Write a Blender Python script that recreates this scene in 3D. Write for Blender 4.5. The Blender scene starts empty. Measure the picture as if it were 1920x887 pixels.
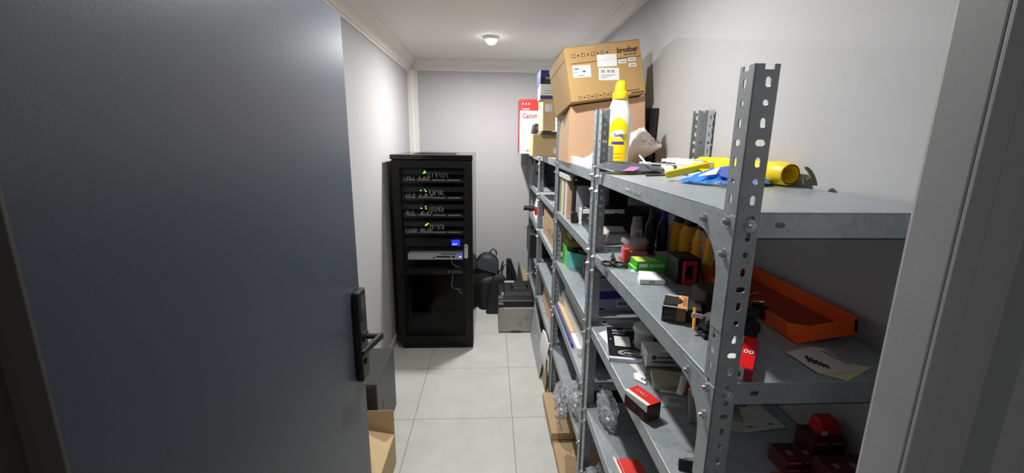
import bpy, bmesh, math, random
from mathutils import Vector, Matrix, noise
random.seed(7)
PI = math.pi
SC = bpy.context.scene
COL = SC.collection

# ------------------------------------------------------------------ camera
FPX, PITCH, YAW, ROLL, EYE = 809.0, .2185, .0497, .0121, 1.671
def cam_axes():
    cp, sp, cy, sy = math.cos(PITCH), math.sin(PITCH), math.cos(YAW), math.sin(YAW)
    f = Vector((sy*cp, cy*cp, -sp)); r = Vector((cy, -sy, 0)); u = r.cross(f)
    c, s = math.cos(ROLL), math.sin(ROLL)
    return c*r+s*u, -s*r+c*u, f
CR, CU, CF = cam_axes()
CP = Vector((0, 0, EYE))
cd = bpy.data.cameras.new('camera'); cam = bpy.data.objects.new('camera', cd); COL.objects.link(cam)
cam.matrix_world = Matrix(((CR.x, CU.x, -CF.x, 0), (CR.y, CU.y, -CF.y, 0), (CR.z, CU.z, -CF.z, EYE), (0, 0, 0, 1)))
cd.sensor_width = 36; cd.lens = FPX/1920*36; cd.clip_start = .02; cd.clip_end = 50
SC.camera = cam
def ray(x, y): return CR*((x-960)/FPX) - CU*((y-443.5)/FPX) + CF
# a point of the photograph, placed on a real plane of the room
def onx(x, y, X): d = ray(x, y); return CP + d*(X/d.x)
def ony(x, y, Y): d = ray(x, y); return CP + d*(Y/d.y)
def onz(x, y, Z): d = ray(x, y); return CP + d*((Z-EYE)/d.z)
def onp(x, y, P, n): d = ray(x, y); return CP + d*((P-CP).dot(n)/d.dot(n))

# ------------------------------------------------------------------ world, lamps, exposure
W = bpy.data.worlds.new('world'); SC.world = W; W.use_nodes = True
W.node_tree.nodes['Background'].inputs[0].default_value = (.95, .95, 1, 1)
W.node_tree.nodes['Background'].inputs[1].default_value = .05
LAMPS = [(0.0, 3.44), (0.02, 1.52)]
CEIL = 2.42
def lamp(x, y, power, size, z=CEIL-.064, name='downlight'):
    l = bpy.data.lights.new(name, 'AREA'); l.shape = 'DISK'; l.size = size; l.energy = power
    l.color = (1, .985, .96)
    o = bpy.data.objects.new(name, l); COL.objects.link(o); o.location = (x, y, z)
    return o
lamp(*LAMPS[0], 26, .07)
lamp(*LAMPS[1], 15.5, .07)
lamp(-.25, -.9, 4.2, .5, name='corridor_fill')  # added fill light with no fixture, brightens the faces turned to the doorway
vs = SC.view_settings
vs.view_transform = 'Standard'; vs.look = 'None'; vs.exposure = .6; vs.gamma = 1; vs.use_curve_mapping = False

# ------------------------------------------------------------------ materials
def s2l(c):
    return tuple(((v/255)/12.92 if v/255 <= .04045 else ((v/255+.055)/1.055)**2.4) for v in c)
MATS = {}
def mat(name, rgb, rough=.6, metal=0., var=0., scale=20., bump=0., bscale=None, spec=.5, emit=None, alpha=1., trans=0., stretch=None, voro=False):
    if name in MATS: return MATS[name]
    m = bpy.data.materials.new(name); m.use_nodes = True; nt = m.node_tree; N = nt.nodes; L = nt.links
    b = N['Principled BSDF']; col = s2l(rgb)+(1,)
    b.inputs['Base Color'].default_value = col; b.inputs['Roughness'].default_value = rough
    b.inputs['Metallic'].default_value = metal; b.inputs['Specular IOR Level'].default_value = spec
    b.inputs['Alpha'].default_value = alpha; b.inputs['Transmission Weight'].default_value = trans
    if var or bump:
        tc = N.new('ShaderNodeTexCoord'); mp = N.new('ShaderNodeMapping'); L.new(tc.outputs['Object'], mp.inputs[0])
        if stretch: mp.inputs['Scale'].default_value = stretch
    if var:
        if voro:
            n = N.new('ShaderNodeTexVoronoi'); n.inputs['Scale'].default_value = scale; out = n.outputs['Color']
            sep = N.new('ShaderNodeSeparateColor'); L.new(out, sep.inputs[0]); out = sep.outputs[0]
            n2 = N.new('ShaderNodeTexNoise'); n2.inputs['Scale'].default_value = scale*.12; n2.inputs['Detail'].default_value = 4
            L.new(mp.outputs[0], n2.inputs['Vector'])
            mm = N.new('ShaderNodeMath'); mm.operation = 'MULTIPLY_ADD'; mm.inputs[1].default_value = .45
            L.new(out, mm.inputs[0]); L.new(n2.outputs[0], mm.inputs[2]); src = mm.outputs[0]
        else:
            n = N.new('ShaderNodeTexNoise'); n.inputs['Scale'].default_value = scale; n.inputs['Detail'].default_value = 5; src = n.outputs[0]
        L.new(mp.outputs[0], n.inputs['Vector'])
        r = N.new('ShaderNodeMapRange'); r.inputs[1].default_value = .3; r.inputs[2].default_value = .8
        r.inputs[3].default_value = 1-var; r.inputs[4].default_value = 1+var; L.new(src, r.inputs[0])
        mx = N.new('ShaderNodeVectorMath'); mx.operation = 'SCALE'; mx.inputs[0].default_value = col[:3]
        L.new(r.outputs[0], mx.inputs['Scale']); L.new(mx.outputs[0], b.inputs['Base Color'])
    if bump:
        n3 = N.new('ShaderNodeTexNoise'); n3.inputs['Scale'].default_value = bscale or scale; n3.inputs['Detail'].default_value = 4
        L.new(mp.outputs[0], n3.inputs['Vector'])
        bp = N.new('ShaderNodeBump'); bp.inputs['Strength'].default_value = bump; bp.inputs['Distance'].default_value = .004
        L.new(n3.outputs[0], bp.inputs['Height']); L.new(bp.outputs[0], b.inputs['Normal'])
    if emit: b.inputs['Emission Color'].default_value = s2l(emit[0])+(1,); b.inputs['Emission Strength'].default_value = emit[1]
    MATS[name] = m; return m

def film(name, tint=(235, 238, 240), opac=.18, rough=.12):
    m = bpy.data.materials.new(name); m.use_nodes = True; nt = m.node_tree; N = nt.nodes; L = nt.links
    N.remove(N['Principled BSDF'])
    t = N.new('ShaderNodeBsdfTransparent'); t.inputs[0].default_value = (.93, .94, .95, 1)
    g = N.new('ShaderNodeBsdfGlossy'); g.inputs['Roughness'].default_value = rough; g.inputs[0].default_value = (.95, .96, 1, 1)
    d = N.new('ShaderNodeBsdfDiffuse'); d.inputs[0].default_value = s2l(tint)+(1,)
    a = N.new('ShaderNodeMixShader'); a.inputs[0].default_value = opac; L.new(t.outputs[0], a.inputs[1]); L.new(d.outputs[0], a.inputs[2])
    f = N.new('ShaderNodeFresnel'); f.inputs[0].default_value = 1.5
    z = N.new('ShaderNodeMixShader'); L.new(f.outputs[0], z.inputs[0]); L.new(a.outputs[0], z.inputs[1]); L.new(g.outputs[0], z.inputs[2])
    L.new(z.outputs[0], N['Material Output'].inputs[0]); MATS[name] = m; return m

def tile_mat():
    m = bpy.data.materials.new('floor_tile'); m.use_nodes = True; nt = m.node_tree; N = nt.nodes; L = nt.links; b = N['Principled BSDF']
    tc = N.new('ShaderNodeTexCoord'); sp = N.new('ShaderNodeSeparateXYZ'); L.new(tc.outputs['Object'], sp.inputs[0])
    def joint(out, off):
        a = N.new('ShaderNodeMath'); a.operation = 'ADD'; a.inputs[1].default_value = off; L.new(out, a.inputs[0])
        p = N.new('ShaderNodeMath'); p.operation = 'PINGPONG'; p.inputs[1].default_value = .3; L.new(a.outputs[0], p.inputs[0])
        c = N.new('ShaderNodeMath'); c.operation = 'LESS_THAN'; c.inputs[1].default_value = .0019; L.new(p.outputs[0], c.inputs[0]); return c.outputs[0]
    jx = joint(sp.outputs[0], .468+6); jy = joint(sp.outputs[1], -2.358+6)
    mxm = N.new('ShaderNodeMath'); mxm.operation = 'MAXIMUM'; L.new(jx, mxm.inputs[0]); L.new(jy, mxm.inputs[1])
    n = N.new('ShaderNodeTexNoise'); n.inputs['Scale'].default_value = 5; n.inputs['Detail'].default_value = 8; n.inputs['Roughness'].default_value = .65
    L.new(tc.outputs['Object'], n.inputs['Vector'])
    cr = N.new('ShaderNodeValToRGB'); L.new(n.outputs[0], cr.inputs[0])
    cr.color_ramp.elements[0].position = .3; cr.color_ramp.elements[0].color = s2l((180, 181, 176))+(1,)
    cr.color_ramp.elements[1].position = .75; cr.color_ramp.elements[1].color = s2l((197, 198, 192))+(1,)
    mx = N.new('ShaderNodeMix'); mx.data_type = 'RGBA'; L.new(mxm.outputs[0], mx.inputs[0]); L.new(cr.outputs[0], mx.inputs[6]); mx.inputs[7].default_value = s2l((120, 120, 118))+(1,)
    L.new(mx.outputs[2], b.inputs['Base Color']); b.inputs['Roughness'].default_value = .42; b.inputs['Specular IOR Level'].default_value = .35
    MATS['tile'] = m; return m

M_WALL = mat('wall_paint', (176, 176, 178), .75, var=.02, scale=3, bump=.06, bscale=140)
M_CEIL = mat('ceiling_paint', (226, 224, 219), .85, var=.02, scale=4)
M_CORN = mat('cornice_paint', (222, 220, 214), .7)
M_TRIM = mat('trim_white', (214, 213, 208), .5)
M_SKIRT = mat('skirting', (190, 191, 188), .45)
M_TILE = tile_mat()
M_DOOR = mat('door_paint', (62, 69, 79), .36, var=.03, scale=2, bump=.05, bscale=220)
M_FRAME = mat('frame_paint', (158, 160, 161), .42, var=.03, scale=6, bump=.04, bscale=160)
M_FRAMED = mat('frame_paint_inner', (112, 108, 104), .5)
M_GALV = mat('galvanised', (160, 168, 173), .40, metal=.42, var=.13, scale=60, voro=True)
M_POST = mat('post_steel', (150, 155, 159), .42, metal=.25, var=.12, scale=40, voro=True)
M_ZINC = mat('zinc_bolt', (205, 207, 208), .25, metal=.9)
M_BLACK = mat('black_plastic', (22, 22, 24), .42)
M_BLACKM = mat('black_matt', (16, 16, 17), .7)
M_RACK = mat('rack_black', (9, 9, 10), .45, spec=.3)
M_SIDE = mat('rack_side', (20, 20, 21), .14, spec=.6)
M_DGREY = mat('dark_grey', (62, 64, 66), .5)
M_CARD = mat('cardboard', (180, 153, 116), .8, var=.06, scale=9, bump=.1, bscale=60)
M_CARD2 = mat('cardboard_plain', (205, 168, 135), .8, var=.05, scale=7, bump=.1, bscale=50)
M_CARD3 = mat('cardboard_light', (202, 175, 132), .8, var=.05, scale=9)
M_CARDD = mat('cardboard_edge', (120, 92, 62), .85)
M_WHITE = mat('white_paper', (232, 232, 232), .65)
M_WPLA = mat('white_plastic', (224, 224, 220), .45)
M_FOAM = mat('foam', (238, 238, 236), .8, bump=.2, bscale=90)
M_INK = mat('ink', (38, 32, 28), .6)
M_BROWN_INK = mat('brown_ink', (70, 52, 36), .7)
M_RED = mat('red_print', (214, 32, 34), .45)
M_DRED = mat('dark_red', (128, 22, 28), .5)
M_BLUE = mat('navy_print', (34, 46, 128), .5)
M_YEL = mat('yellow_plastic', (250, 212, 10), .38)
M_GREEN = mat('green_print', (60, 170, 60), .5)
M_ORANGE = mat('orange_plastic', (238, 92, 20), .5, bump=.25, bscale=240)
M_LGREY = mat('light_grey', (172, 174, 174), .5)
M_MGREY = mat('mid_grey', (110, 112, 114), .5)
F_CLEAR = film('clear_film', (250, 252, 255), opac=.24, rough=.16)
F_BAG = film('carrier_film', (244, 240, 236), opac=.80, rough=.3)
F_TUB = film('clear_tub', (225, 215, 215), opac=.35, rough=.1)

# ------------------------------------------------------------------ mesh builder
class MB:
    def __init__(s, T=None): s.bm = bmesh.new(); s.T = T or Matrix()
    def v(s, p): return s.bm.verts.new(s.T @ Vector(p))
    def face(s, vs):
        try: return s.bm.faces.new(vs)
        except ValueError: return None
    def hexa(s, P):      # 8 points: bottom loop, top loop
        V = [s.v(p) for p in P]
        for f in ((3, 2, 1, 0), (4, 5, 6, 7), (0, 1, 5, 4), (1, 2, 6, 5), (2, 3, 7, 6), (3, 0, 4, 7)): s.face([V[i] for i in f])
        return s
    def box(s, x0, x1, y0, y1, z0, z1):
        return s.hexa([(x0, y0, z0), (x1, y0, z0), (x1, y1, z0), (x0, y1, z0), (x0, y0, z1), (x1, y0, z1), (x1, y1, z1), (x0, y1, z1)])
    def ext(s, pts, vec):
        vec = Vector(vec); A = [s.v(p) for p in pts]; B = [s.v(Vector(p)+vec) for p in pts]; n = len(A)
        s.face(A[::-1]); s.face(B)
        for i in range(n): s.face([A[i], A[(i+1) % n], B[(i+1) % n], B[i]])
        return s
    def ring(s, c, ax, r, n, r2=None):
        ax = Vector(ax).normalized(); a = ax.orthogonal().normalized(); b = ax.cross(a)
        return [s.v(Vector(c)+a*(r*math.cos(2*PI*i/n))+b*((r2 or r)*math.sin(2*PI*i/n))) for i in range(n)]
    def loft(s, rings, cap=True, close=False):
        for A, B in zip(rings[:-1], rings[1:]):
            n = len(A)
            for i in range(n): s.face([A[i], A[(i+1) % n], B[(i+1) % n], B[i]])
        if cap: s.face(rings[0][::-1]); s.face(rings[-1])
        return s
    def cyl(s, p0, p1, r, r1=None, n=16, cap=True):
        ax = Vector(p1)-Vector(p0)
        return s.loft([s.ring(p0, ax, r, n), s.ring(p1, ax, r if r1 is None else r1, n)], cap)
    def tube(s, pts, r, n=6):
        P = [Vector(p) for p in pts]; R = []
        prev = None
        for i, p in enumerate(P):
            t = (P[min(i+1, len(P)-1)]-P[max(i-1, 0)]).normalized()
            a = t.orthogonal().normalized() if prev is None else (prev-t*prev.dot(t)).normalized()
            prev = a; b = t.cross(a)
            R.append([s.v(p+a*(r*math.cos(2*PI*k/n))+b*(r*math.sin(2*PI*k/n))) for k in range(n)])
        return s.loft(R)
    def lathe(s, prof, c=(0, 0, 0), n=28, sx=1, sy=1, rot=0, cap=True):
        R = []
        for r, z in prof:
            R.append([s.v((c[0]+math.cos(rot)*r*sx*math.cos(2*PI*k/n)-math.sin(rot)*r*sy*math.sin(2*PI*k/n),
                           c[1]+math.sin(rot)*r*sx*math.cos(2*PI*k/n)+math.cos(rot)*r*sy*math.sin(2*PI*k/n), c[2]+z)) for k in range(n)])
        return s.loft(R, cap)
    def grid(s, fn, nu, nv, thick=0):
        G = [[s.v(fn(i/nu, j/nv)) for j in range(nv+1)] for i in range(nu+1)]
        for i in range(nu):
            for j in range(nv): s.face([G[i][j], G[i+1][j], G[i+1][j+1], G[i][j+1]])
        return s
    def blob(s, c, rx, ry, rz, amp=.25, freq=3., sub=4, zmin=None, seed=0, sharp=True):
        t = bmesh.new(); bmesh.ops.create_icosphere(t, subdivisions=sub, radius=1); M = {}
        for w in t.verts:
            d = w.co.normalized(); q = d*freq+Vector((seed*7.3, seed*3.1, seed))
            k = noise.noise(q); k = (abs(k)*2-.5) if sharp else k
            k += .5*((abs(noise.noise(q*2.3))*2-.5) if sharp else noise.noise(q*2.3))
            p = d*(1+amp*k); p = Vector((c[0]+p.x*rx, c[1]+p.y*ry, c[2]+p.z*rz))
            if zmin is not None and p.z < zmin: p.z = zmin+.0005*random.random()
            M[w.index] = s.v(p)
        for f in t.faces: s.face([M[w.index] for w in f.verts])
        t.free(); return s
    def build(s, name, m, parent=None, bevel=0., smooth=False, origin=None, seg=2, solid=0.):
        bm = s.bm; bmesh.ops.remove_doubles(bm, verts=bm.verts, dist=1e-6)
        bmesh.ops.recalc_face_normals(bm, faces=bm.faces)
        if parent is not None: org = parent.get('_o') and Vector(parent['_o']) or Vector((0, 0, 0))
        elif origin is not None: org = Vector(origin)
        else:
            xs = [v.co for v in bm.verts]
            org = Vector(((min(c.x for c in xs)+max(c.x for c in xs))/2, (min(c.y for c in xs)+max(c.y for c in xs))/2, min(c.z for c in xs)))
        for v in bm.verts: v.co -= org
        me = bpy.data.meshes.new(name); bm.to_mesh(me); bm.free(); me.materials.append(m)
        o = bpy.data.objects.new(name, me); COL.objects.link(o)
        if smooth:
            for p in me.polygons: p.use_smooth = True
            me.set_sharp_from_angle(angle=math.radians(40))
        if solid:
            q = o.modifiers.new('solid', 'SOLIDIFY'); q.thickness = solid
        if bevel:
            q = o.modifiers.new('bevel', 'BEVEL'); q.width = bevel; q.segments = seg; q.limit_method = 'ANGLE'; q.angle_limit = .6
        if parent is not None: o.parent = parent; o['_o'] = list(org)
        else: o.location = org; o['_o'] = list(org)
        return o

def tag(o, label, cat, group=None):
    o['label'] = label; o['category'] = cat
    if group: o['group'] = group
    return o
def thing(name, label, cat, loc, group=None):
    o = bpy.data.objects.new(name, None); COL.objects.link(o); o.location = loc; o.empty_display_size = .03
    o['_o'] = list(loc); return tag(o, label, cat, group)
def struct(o): o['kind'] = 'structure'; return o
def dup(root, delta, label=None, group=None):
    r = root.copy(); COL.objects.link(r); r.location = root.location+Vector(delta)
    if label: r['label'] = label
    if group: r['group'] = group
    for ch in list(root.children):
        c = ch.copy(); COL.objects.link(c); c.parent = r
        for g in list(ch.children):
            d = g.copy(); COL.objects.link(d); d.parent = c
    return r
def frame(O, u, v):       # local x along u, z along v, y = into the body (away from the viewer of the face)
    u = Vector(u).normalized(); v = Vector(v); v = (v-u*v.dot(u)).normalized(); n = v.cross(u)
    return Matrix(((u.x, n.x, v.x, O[0]), (u.y, n.y, v.y, O[1]), (u.z, n.z, v.z, O[2]), (0, 0, 0, 1)))
def rotz(O, a): return Matrix.Translation(Vector(O)) @ Matrix.Rotation(a, 4, 'Z')
def text(s, size, m, parent, T, name='lettering', ext=.0004, sx=1., bold=.012):
    # T: frame whose local x runs along the line, z up; text lies 0.5 mm in front of the face
    c = bpy.data.curves.new(name, 'FONT'); c.body = s; c.size = size; c.extrude = ext; c.resolution_u = 2; c.offset = size*bold
    o = bpy.data.objects.new(name, c); COL.objects.link(o)
    dg = bpy.context.evaluated_depsgraph_get(); me = bpy.data.meshes.new_from_object(o.evaluated_get(dg)); bpy.data.objects.remove(o)
    org = Vector(parent['_o']) if parent is not None else Vector((0, 0, 0))
    for v in me.vertices:
        p = v.co; v.co = T @ Vector((p.x*sx, -.0006-p.z, p.y)) - org
    me.materials.clear(); me.materials.append(m)
    o = bpy.data.objects.new(name, me); COL.objects.link(o); o.parent = parent; o['_o'] = list(org); return o
def perf(mb, O, u, v, n, L, H, holes, t=.002):
    """plate L x H in (u,v) from O, thickness t along n, pierced by holes (cu, cv, hu, hv); one cell each"""
    u, v, n, O = Vector(u), Vector(v), Vector(n), Vector(O)
    holes = sorted(holes); cuts = [0]
    for a, b in zip(holes[:-1], holes[1:]): cuts.append((a[0]+b[0])/2)
    cuts.append(L)
    def P(a, b, w): return mb.v(O+u*a+v*b+n*w)
    for k, (cu, cv, hu, hv) in enumerate(holes):
        a0, a1, b0, b1 = cuts[k], cuts[k+1], 0, H
        per = []
        C = [(a0, b0), (a1, b0), (a1, b1), (a0, b1)]
        for i in range(4):
            p, q = C[i], C[(i+1) % 4]
            for j in range(4): per.append((p[0]+(q[0]-p[0])*j/4, p[1]+(q[1]-p[1])*j/4))
        hol = []
        r = min(hu, hv)
        for (a, b) in per:
            th = math.atan2(b-cv, a-cu); dx, dy = math.cos(th), math.sin(th)
            # stadium boundary: march
            lo, hi = 0, max(hu, hv)*1.5
            for _ in range(18):
                mid = (lo+hi)/2; x, y = abs(dx*mid), abs(dy*mid)
                x2, y2 = max(0, x-(hu-r)), max(0, y-(hv-r))
                if math.hypot(x2, y2) < r: lo = mid
                else: hi = mid
            hol.append((cu+dx*lo, cv+dy*lo))
        Pf = [P(a, b, 0) for a, b in per]; Pb = [P(a, b, t) for a, b in per]
        Hf = [P(a, b, 0) for a, b in hol]; Hb = [P(a, b, t) for a, b in hol]
        m = 16
        for i in range(m):
            j = (i+1) % m
            mb.face([Pf[i], Pf[j], Hf[j], Hf[i]]); mb.face([Pb[j], Pb[i], Hb[i], Hb[j]]); mb.face([Hf[i], Hf[j], Hb[j], Hb[i]])
        for i in list(range(0, 4))+list(range(8, 12)): mb.face([Pf[i], Pb[i], Pb[(i+1) % m], Pf[(i+1) % m]])
        if k == 0:
            for i in range(12, 16): mb.face([Pf[i], Pb[i], Pb[(i+1) % m], Pf[(i+1) % m]])
        if k == len(holes)-1:
            for i in range(4, 8): mb.face([Pf[i], Pb[i], Pb[(i+1) % m], Pf[(i+1) % m]])

# ================================================================== the room
XL, XR, YB, YD = -.80, .80, 4.46, .45
struct(MB().box(-2.2, 2.2, -2.4, YB+.1, -.06, 0).build('floor', M_TILE, origin=(0, 0, 0)))
struct(MB().box(-2.2, 2.2, -2.4, YB+.1, CEIL, CEIL+.08).build('ceiling', M_CEIL))
struct(MB().box(XL-.1, XL, YD, YB+.1, 0, CEIL).build('wall_left', M_WALL, origin=(0, 0, 0)))
struct(MB().box(XR, XR+.1, YD, YB+.1, 0, CEIL).build('wall_right', M_WALL, origin=(0, 0, 0)))
struct(MB().box(XL, XR, YB, YB+.1, 0, CEIL).build('wall_back', M_WALL, origin=(0, 0, 0)))
b = MB(); b.box(-2.2, -.56, .33, YD, 0, CEIL); b.box(.56, 2.2, .33, YD, 0, CEIL); b.box(-.56, .56, .33, YD, 2.09, CEIL)
struct(b.build('wall_front', M_WALL, origin=(0, 0, 0)))
# cornice: stepped cove profile, drop d, reach w
def cornice(name, p0, p1, inward, d, w, ztop=CEIL):
    p0, p1, n = Vector(p0), Vector(p1), Vector(inward)
    prof = [(0, 0), (w, 0), (w, -.008), (w*.93, -.012), (w*.88, -.012), (w*.72, -.25*d), (w*.45, -.5*d), (w*.28, -.72*d), (w*.22, -.83*d), (w*.12, -.84*d), (w*.12, -d), (0, -d)]
    m = MB(); m.ext([p0+n*a+Vector((0, 0, ztop+b)) for a, b in prof], p1-p0)
    return struct(m.build(name, M_CORN))
cornice('trim_1', (XL, YD, 0), (XL, YB, 0), (1, 0, 0), .120, .085)
cornice('trim_2', (XR, YD, 0), (XR, YB, 0), (-1, 0, 0), .045, .10)
cornice('trim_3', (XL, YB, 0), (XR, YB, 0), (0, -1, 0), .098, .085)
# corner cover strip at the back left
m = MB(); m.ext([(XL, YB, 0), (XL, YB-.075, 0), (XL+.018, YB-.075, 0), (XL+.03, YB-.03, 0), (XL+.045, YB-.022, 0), (XL+.046, YB-.016, 0), (XL+.085, YB-.016, 0), (XL+.085, YB, 0)], (0, 0, 2.33))
struct(m.build('trim_4', M_TRIM))
for nm, a in (('baseboard_left', (XL, XL+.012, YD+.1, YB)), ('baseboard_back', (XL, XR, YB-.012, YB)), ('baseboard_right', (XR-.012, XR, YD+.1, YB))):
    b = MB(); b.box(*a, 0, .075); struct(b.build(nm, M_SKIRT, bevel=.003))
# ceiling downlight lens + ring (both lamps of the room)
for i, (x, y) in enumerate(LAMPS):
    t = thing('downlight', ('round white recessed ceiling downlight shining above the server rack', 'round white recessed ceiling downlight nearer the doorway')[i], 'ceiling light', (x, y, CEIL-.02), 'ceiling downlights')
    MB().lathe([(.046, 0), (.048, .006), (.060, .014), (.062, .02), (.046, .02)], (x, y, CEIL-.021), 36).build('trim_ring', M_TRIM, t, smooth=True)
    MB().lathe([(.0005, -.036), (.016, -.034), (.030, -.026), (.040, -.012), (.0455, .004), (.046, .010)], (x, y, CEIL-.02), 32).build('lens', mat('lamp_lens', (255, 252, 245), .3, emit=((255, 250, 242), 14)), t, smooth=True)

# door frame (pressed steel) : the room's setting
m = MB()
zt = 2.05
m.ext([(.467, .450, 0), (.467, .4040, 0), (.4700, .4035, 0), (.4700, .4018, 0), (.4665, .4012, 0), (.4665, .3965, 0), (.488, .3955, 0), (.488, .3935, 0), (.525, .392, 0),
       (.525, .365, 0), (.575, .365, 0), (.575, .452, 0), (.505, .456, 0), (.47, .456, 0)], (0, 0, zt+.04))
m.box(-.58, .575, .392, .456, zt, zt+.05)
struct(m.build('trim_5', M_FRAME, bevel=.0008))
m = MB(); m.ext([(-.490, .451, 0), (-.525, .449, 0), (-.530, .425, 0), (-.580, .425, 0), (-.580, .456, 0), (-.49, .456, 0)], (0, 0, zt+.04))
struct(m.build('trim_6', mat('frame_shaded', (66, 62, 60), .5), bevel=.0008))  # shade on the left jamb put into a darker copy of the frame paint

# door leaf, opened into the room
hx, hy = -.5105, .458
ex, ey = -.4465, 1.412
du = Vector((ex-hx, ey-hy, 0)); LW = du.length; du.normalize()
TD = Matrix(((du.x, -du.y, 0, hx), (du.y, du.x, 0, hy), (0, 0, 1, 0), (0, 0, 0, 1)))   # x along the leaf, y towards the wall
door = thing('door_1', 'x', 'x', (hx, hy, 0)); del door['label']; del door['category']; struct(door)
MB(TD).box(0, LW, 0, .040, .012, 2.030).build('leaf', M_DOOR, door, bevel=.0015)
for z in (.25, 1.05, 1.80):
    MB(TD).cyl((.004, .046, z-.05), (.004, .046, z+.05), .006, n=12).build('hinge', M_ZINC, door, smooth=True)
# lock plate with lever
ym = LW-.008
pl = MB(TD); z0, z1 = .868, 1.185
pl.box(ym-.066, ym, -.024, 0, z0, z1); lk = pl.build('lock_plate', M_BLACK, door, bevel=.006, seg=3)
lk['label'] = 'tall black electronic lock plate'
zz = 1.022
MB(TD).cyl((ym-.033, -.024, zz), (ym-.033, -.031, zz), .020, n=24).build('rosette', M_BLACK, lk, smooth=True)
hd = MB(TD); hd.cyl((ym-.033, -.028, zz), (ym-.033, -.078, zz), .0095, n=18)
hd.build('spindle', M_BLACK, lk, smooth=True)
hv = MB(TD); hv.hexa([(ym-.155, -.066, zz-.011), (ym-.155, -.052, zz-.011), (ym-.022, -.071, zz-.013), (ym-.022, -.086, zz-.013), (ym-.155, -.066, zz+.008), (ym-.155, -.052, zz+.008), (ym-.022, -.071, zz+.012), (ym-.022, -.086, zz+.012)])
hv.build('lever', M_BLACK, lk, bevel=.005, seg=3)
MB(TD).cyl((ym-.033, -.024, zz-.09), (ym-.033, -.030, zz-.09), .011, n=20).build('keyhole_cover', M_BLACK, lk, smooth=True)
MB(TD).box(ym-.052, ym-.014, -.0255, -.024, zz+.06, zz+.145).build('keypad', mat('keypad', (30, 31, 34), .12), lk, bevel=.002)

# ================================================================== slotted angle shelving
XF, XB_, TOPZ, FL = .390, .792, 1.787, .039
def post_mesh(sx, sy):
    """slotted angle; corner at the origin, flanges towards sx*X and sy*Y"""
    m = MB(); n = 60; p = TOPZ/n
    for ax in (0, 1):
        holes = []
        for k in range(n):
            z = TOPZ-(k+.86)*p
            if z < .008: continue
            ty = k % 4
            hz, hw = ((.0082, .0042), (.0048, .0044), (.0082, .0042), (.0050, .0080))[(ty+0) % 4]
            holes.append((z, FL*.60, hz, hw))
        d = Vector((sx, 0, 0)) if ax == 0 else Vector((0, sy, 0)); nn = Vector((0, sy, 0)) if ax == 0 else Vector((sx, 0, 0))
        perf(m, (0, 0, 0), (0, 0, 1), d, nn, TOPZ-.008, FL, holes)
        # bitten top end
        perf(m, (0, 0, TOPZ-.008), (0, 0, 1), d, nn, .0001, FL, [])
        for a, b in ((0, .40), (.78, 1.0)):
            q0 = d*(FL*a)+Vector((0, 0, TOPZ-.008)); m.ext([q0, q0+d*(FL*(b-a)), q0+d*(FL*(b-a))+Vector((0, 0, .008)), q0+Vector((0, 0, .008))], nn*.002)
    return m
PM = {}
def post(parent, x, y, sx, sy):
    if (sx, sy) not in PM:
        o = post_mesh(sx, sy).build('post', M_POST, origin=(0, 0, 0)); PM[(sx, sy)] = o.data; bpy.data.objects.remove(o)
    o = bpy.data.objects.new('post', PM[(sx, sy)]); COL.objects.link(o); o.parent = parent; o.location = Vector((x, y, 0))-Vector(parent['_o'])
    return o
bb = MB(); bb.cyl((0, 0, 0), (-.0065, 0, 0), .0078, n=6); bb.cyl((-.0065, 0, 0), (-.0105, 0, 0), .0042, n=10); bb.cyl((.0015, 0, 0), (-.0012, 0, 0), .0098, n=18)
o = bb.build('bolt', M_ZINC, origin=(0, 0, 0)); BOLT = o.data; bpy.data.objects.remove(o)
def bolt(parent, x, y, z, face='x'):
    o = bpy.data.objects.new('bolt', BOLT); COL.objects.link(o); o.parent = parent; o.location = Vector((x, y, z))-Vector(parent['_o'])
    o.rotation_euler = (random.random()*0, 0, PI/2 if face == 'y' else 0)
    return o
def shelf(parent, y0, y1, z, name='shelf'):
    """folded tray, 45 mm lips with a return, oval slots in the end lips"""
    x0, x1, h, t = XF+.0025, XB_-.0025, .044, .0016
    m = MB(); m.box(x0, x1, y0+.0025, y1-.0025, z-t, z)
    for (O, u, n, L, end) in (((x0, y0+.0025, z-h), (1, 0, 0), (0, 1, 0), x1-x0, 1), ((x0, y1-.0025, z-h), (1, 0, 0), (0, -1, 0), x1-x0, 1),
                         ((x0, y0+.0025, z-h), (0, 1, 0), (1, 0, 0), y1-y0-.005, 0), ((x1, y0+.0025, z-h), (0, 1, 0), (-1, 0, 0), y1-y0-.005, 0)):
        holes = [(L*.19, h*.52, .0085, .0046), (L*.81, h*.52, .0085, .0046)] if end else [(.05, h*.5, .004, .004), (L-.05, h*.5, .004, .004)]
        perf(m, O, u, (0, 0, 1), n, L, h-.0005, holes, t)
    m.box(x0, x1, y0+.0025, y0+.0145, z-h, z-h+t); m.box(x0, x1, y1-.0145, y1-.0025, z-h, z-h+t)
    m.box(x0, x0+.012, y0+.003, y1-.003, z-h, z-h+t); m.box(x1-.012, x1, y0+.003, y1-.003, z-h, z-h+t)
    m.cyl((x0+.001, y0+.003, z-.0012), (x0+.001, y1-.003, z-.0012), .0017, n=8); m.cyl((x0, y0+.0035, z-.0012), (x1, y0+.0035, z-.0012), .0017, n=8)
    return m.build(name, M_GALV, parent)
def gusset(parent, x, y, s, z):
    """corner plate: runs along the lip (s=+1: away in +Y) with a hollow lower edge"""
    pts = [(0, .0), (.120, 0), (.120, -.034)]
    for k in range(9):
        a = k/8*PI/2; pts.append((.118-.080*math.sin(a), -.122+.080*math.cos(a)+.006))
    pts += [(.038, -.20), (0, -.20)]
    m = MB(); m.ext([(x-.002, y+s*a, z+b) for a, b in pts], (.0018, 0, 0)); m.build('gusset_plate', M_GALV, parent)
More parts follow.
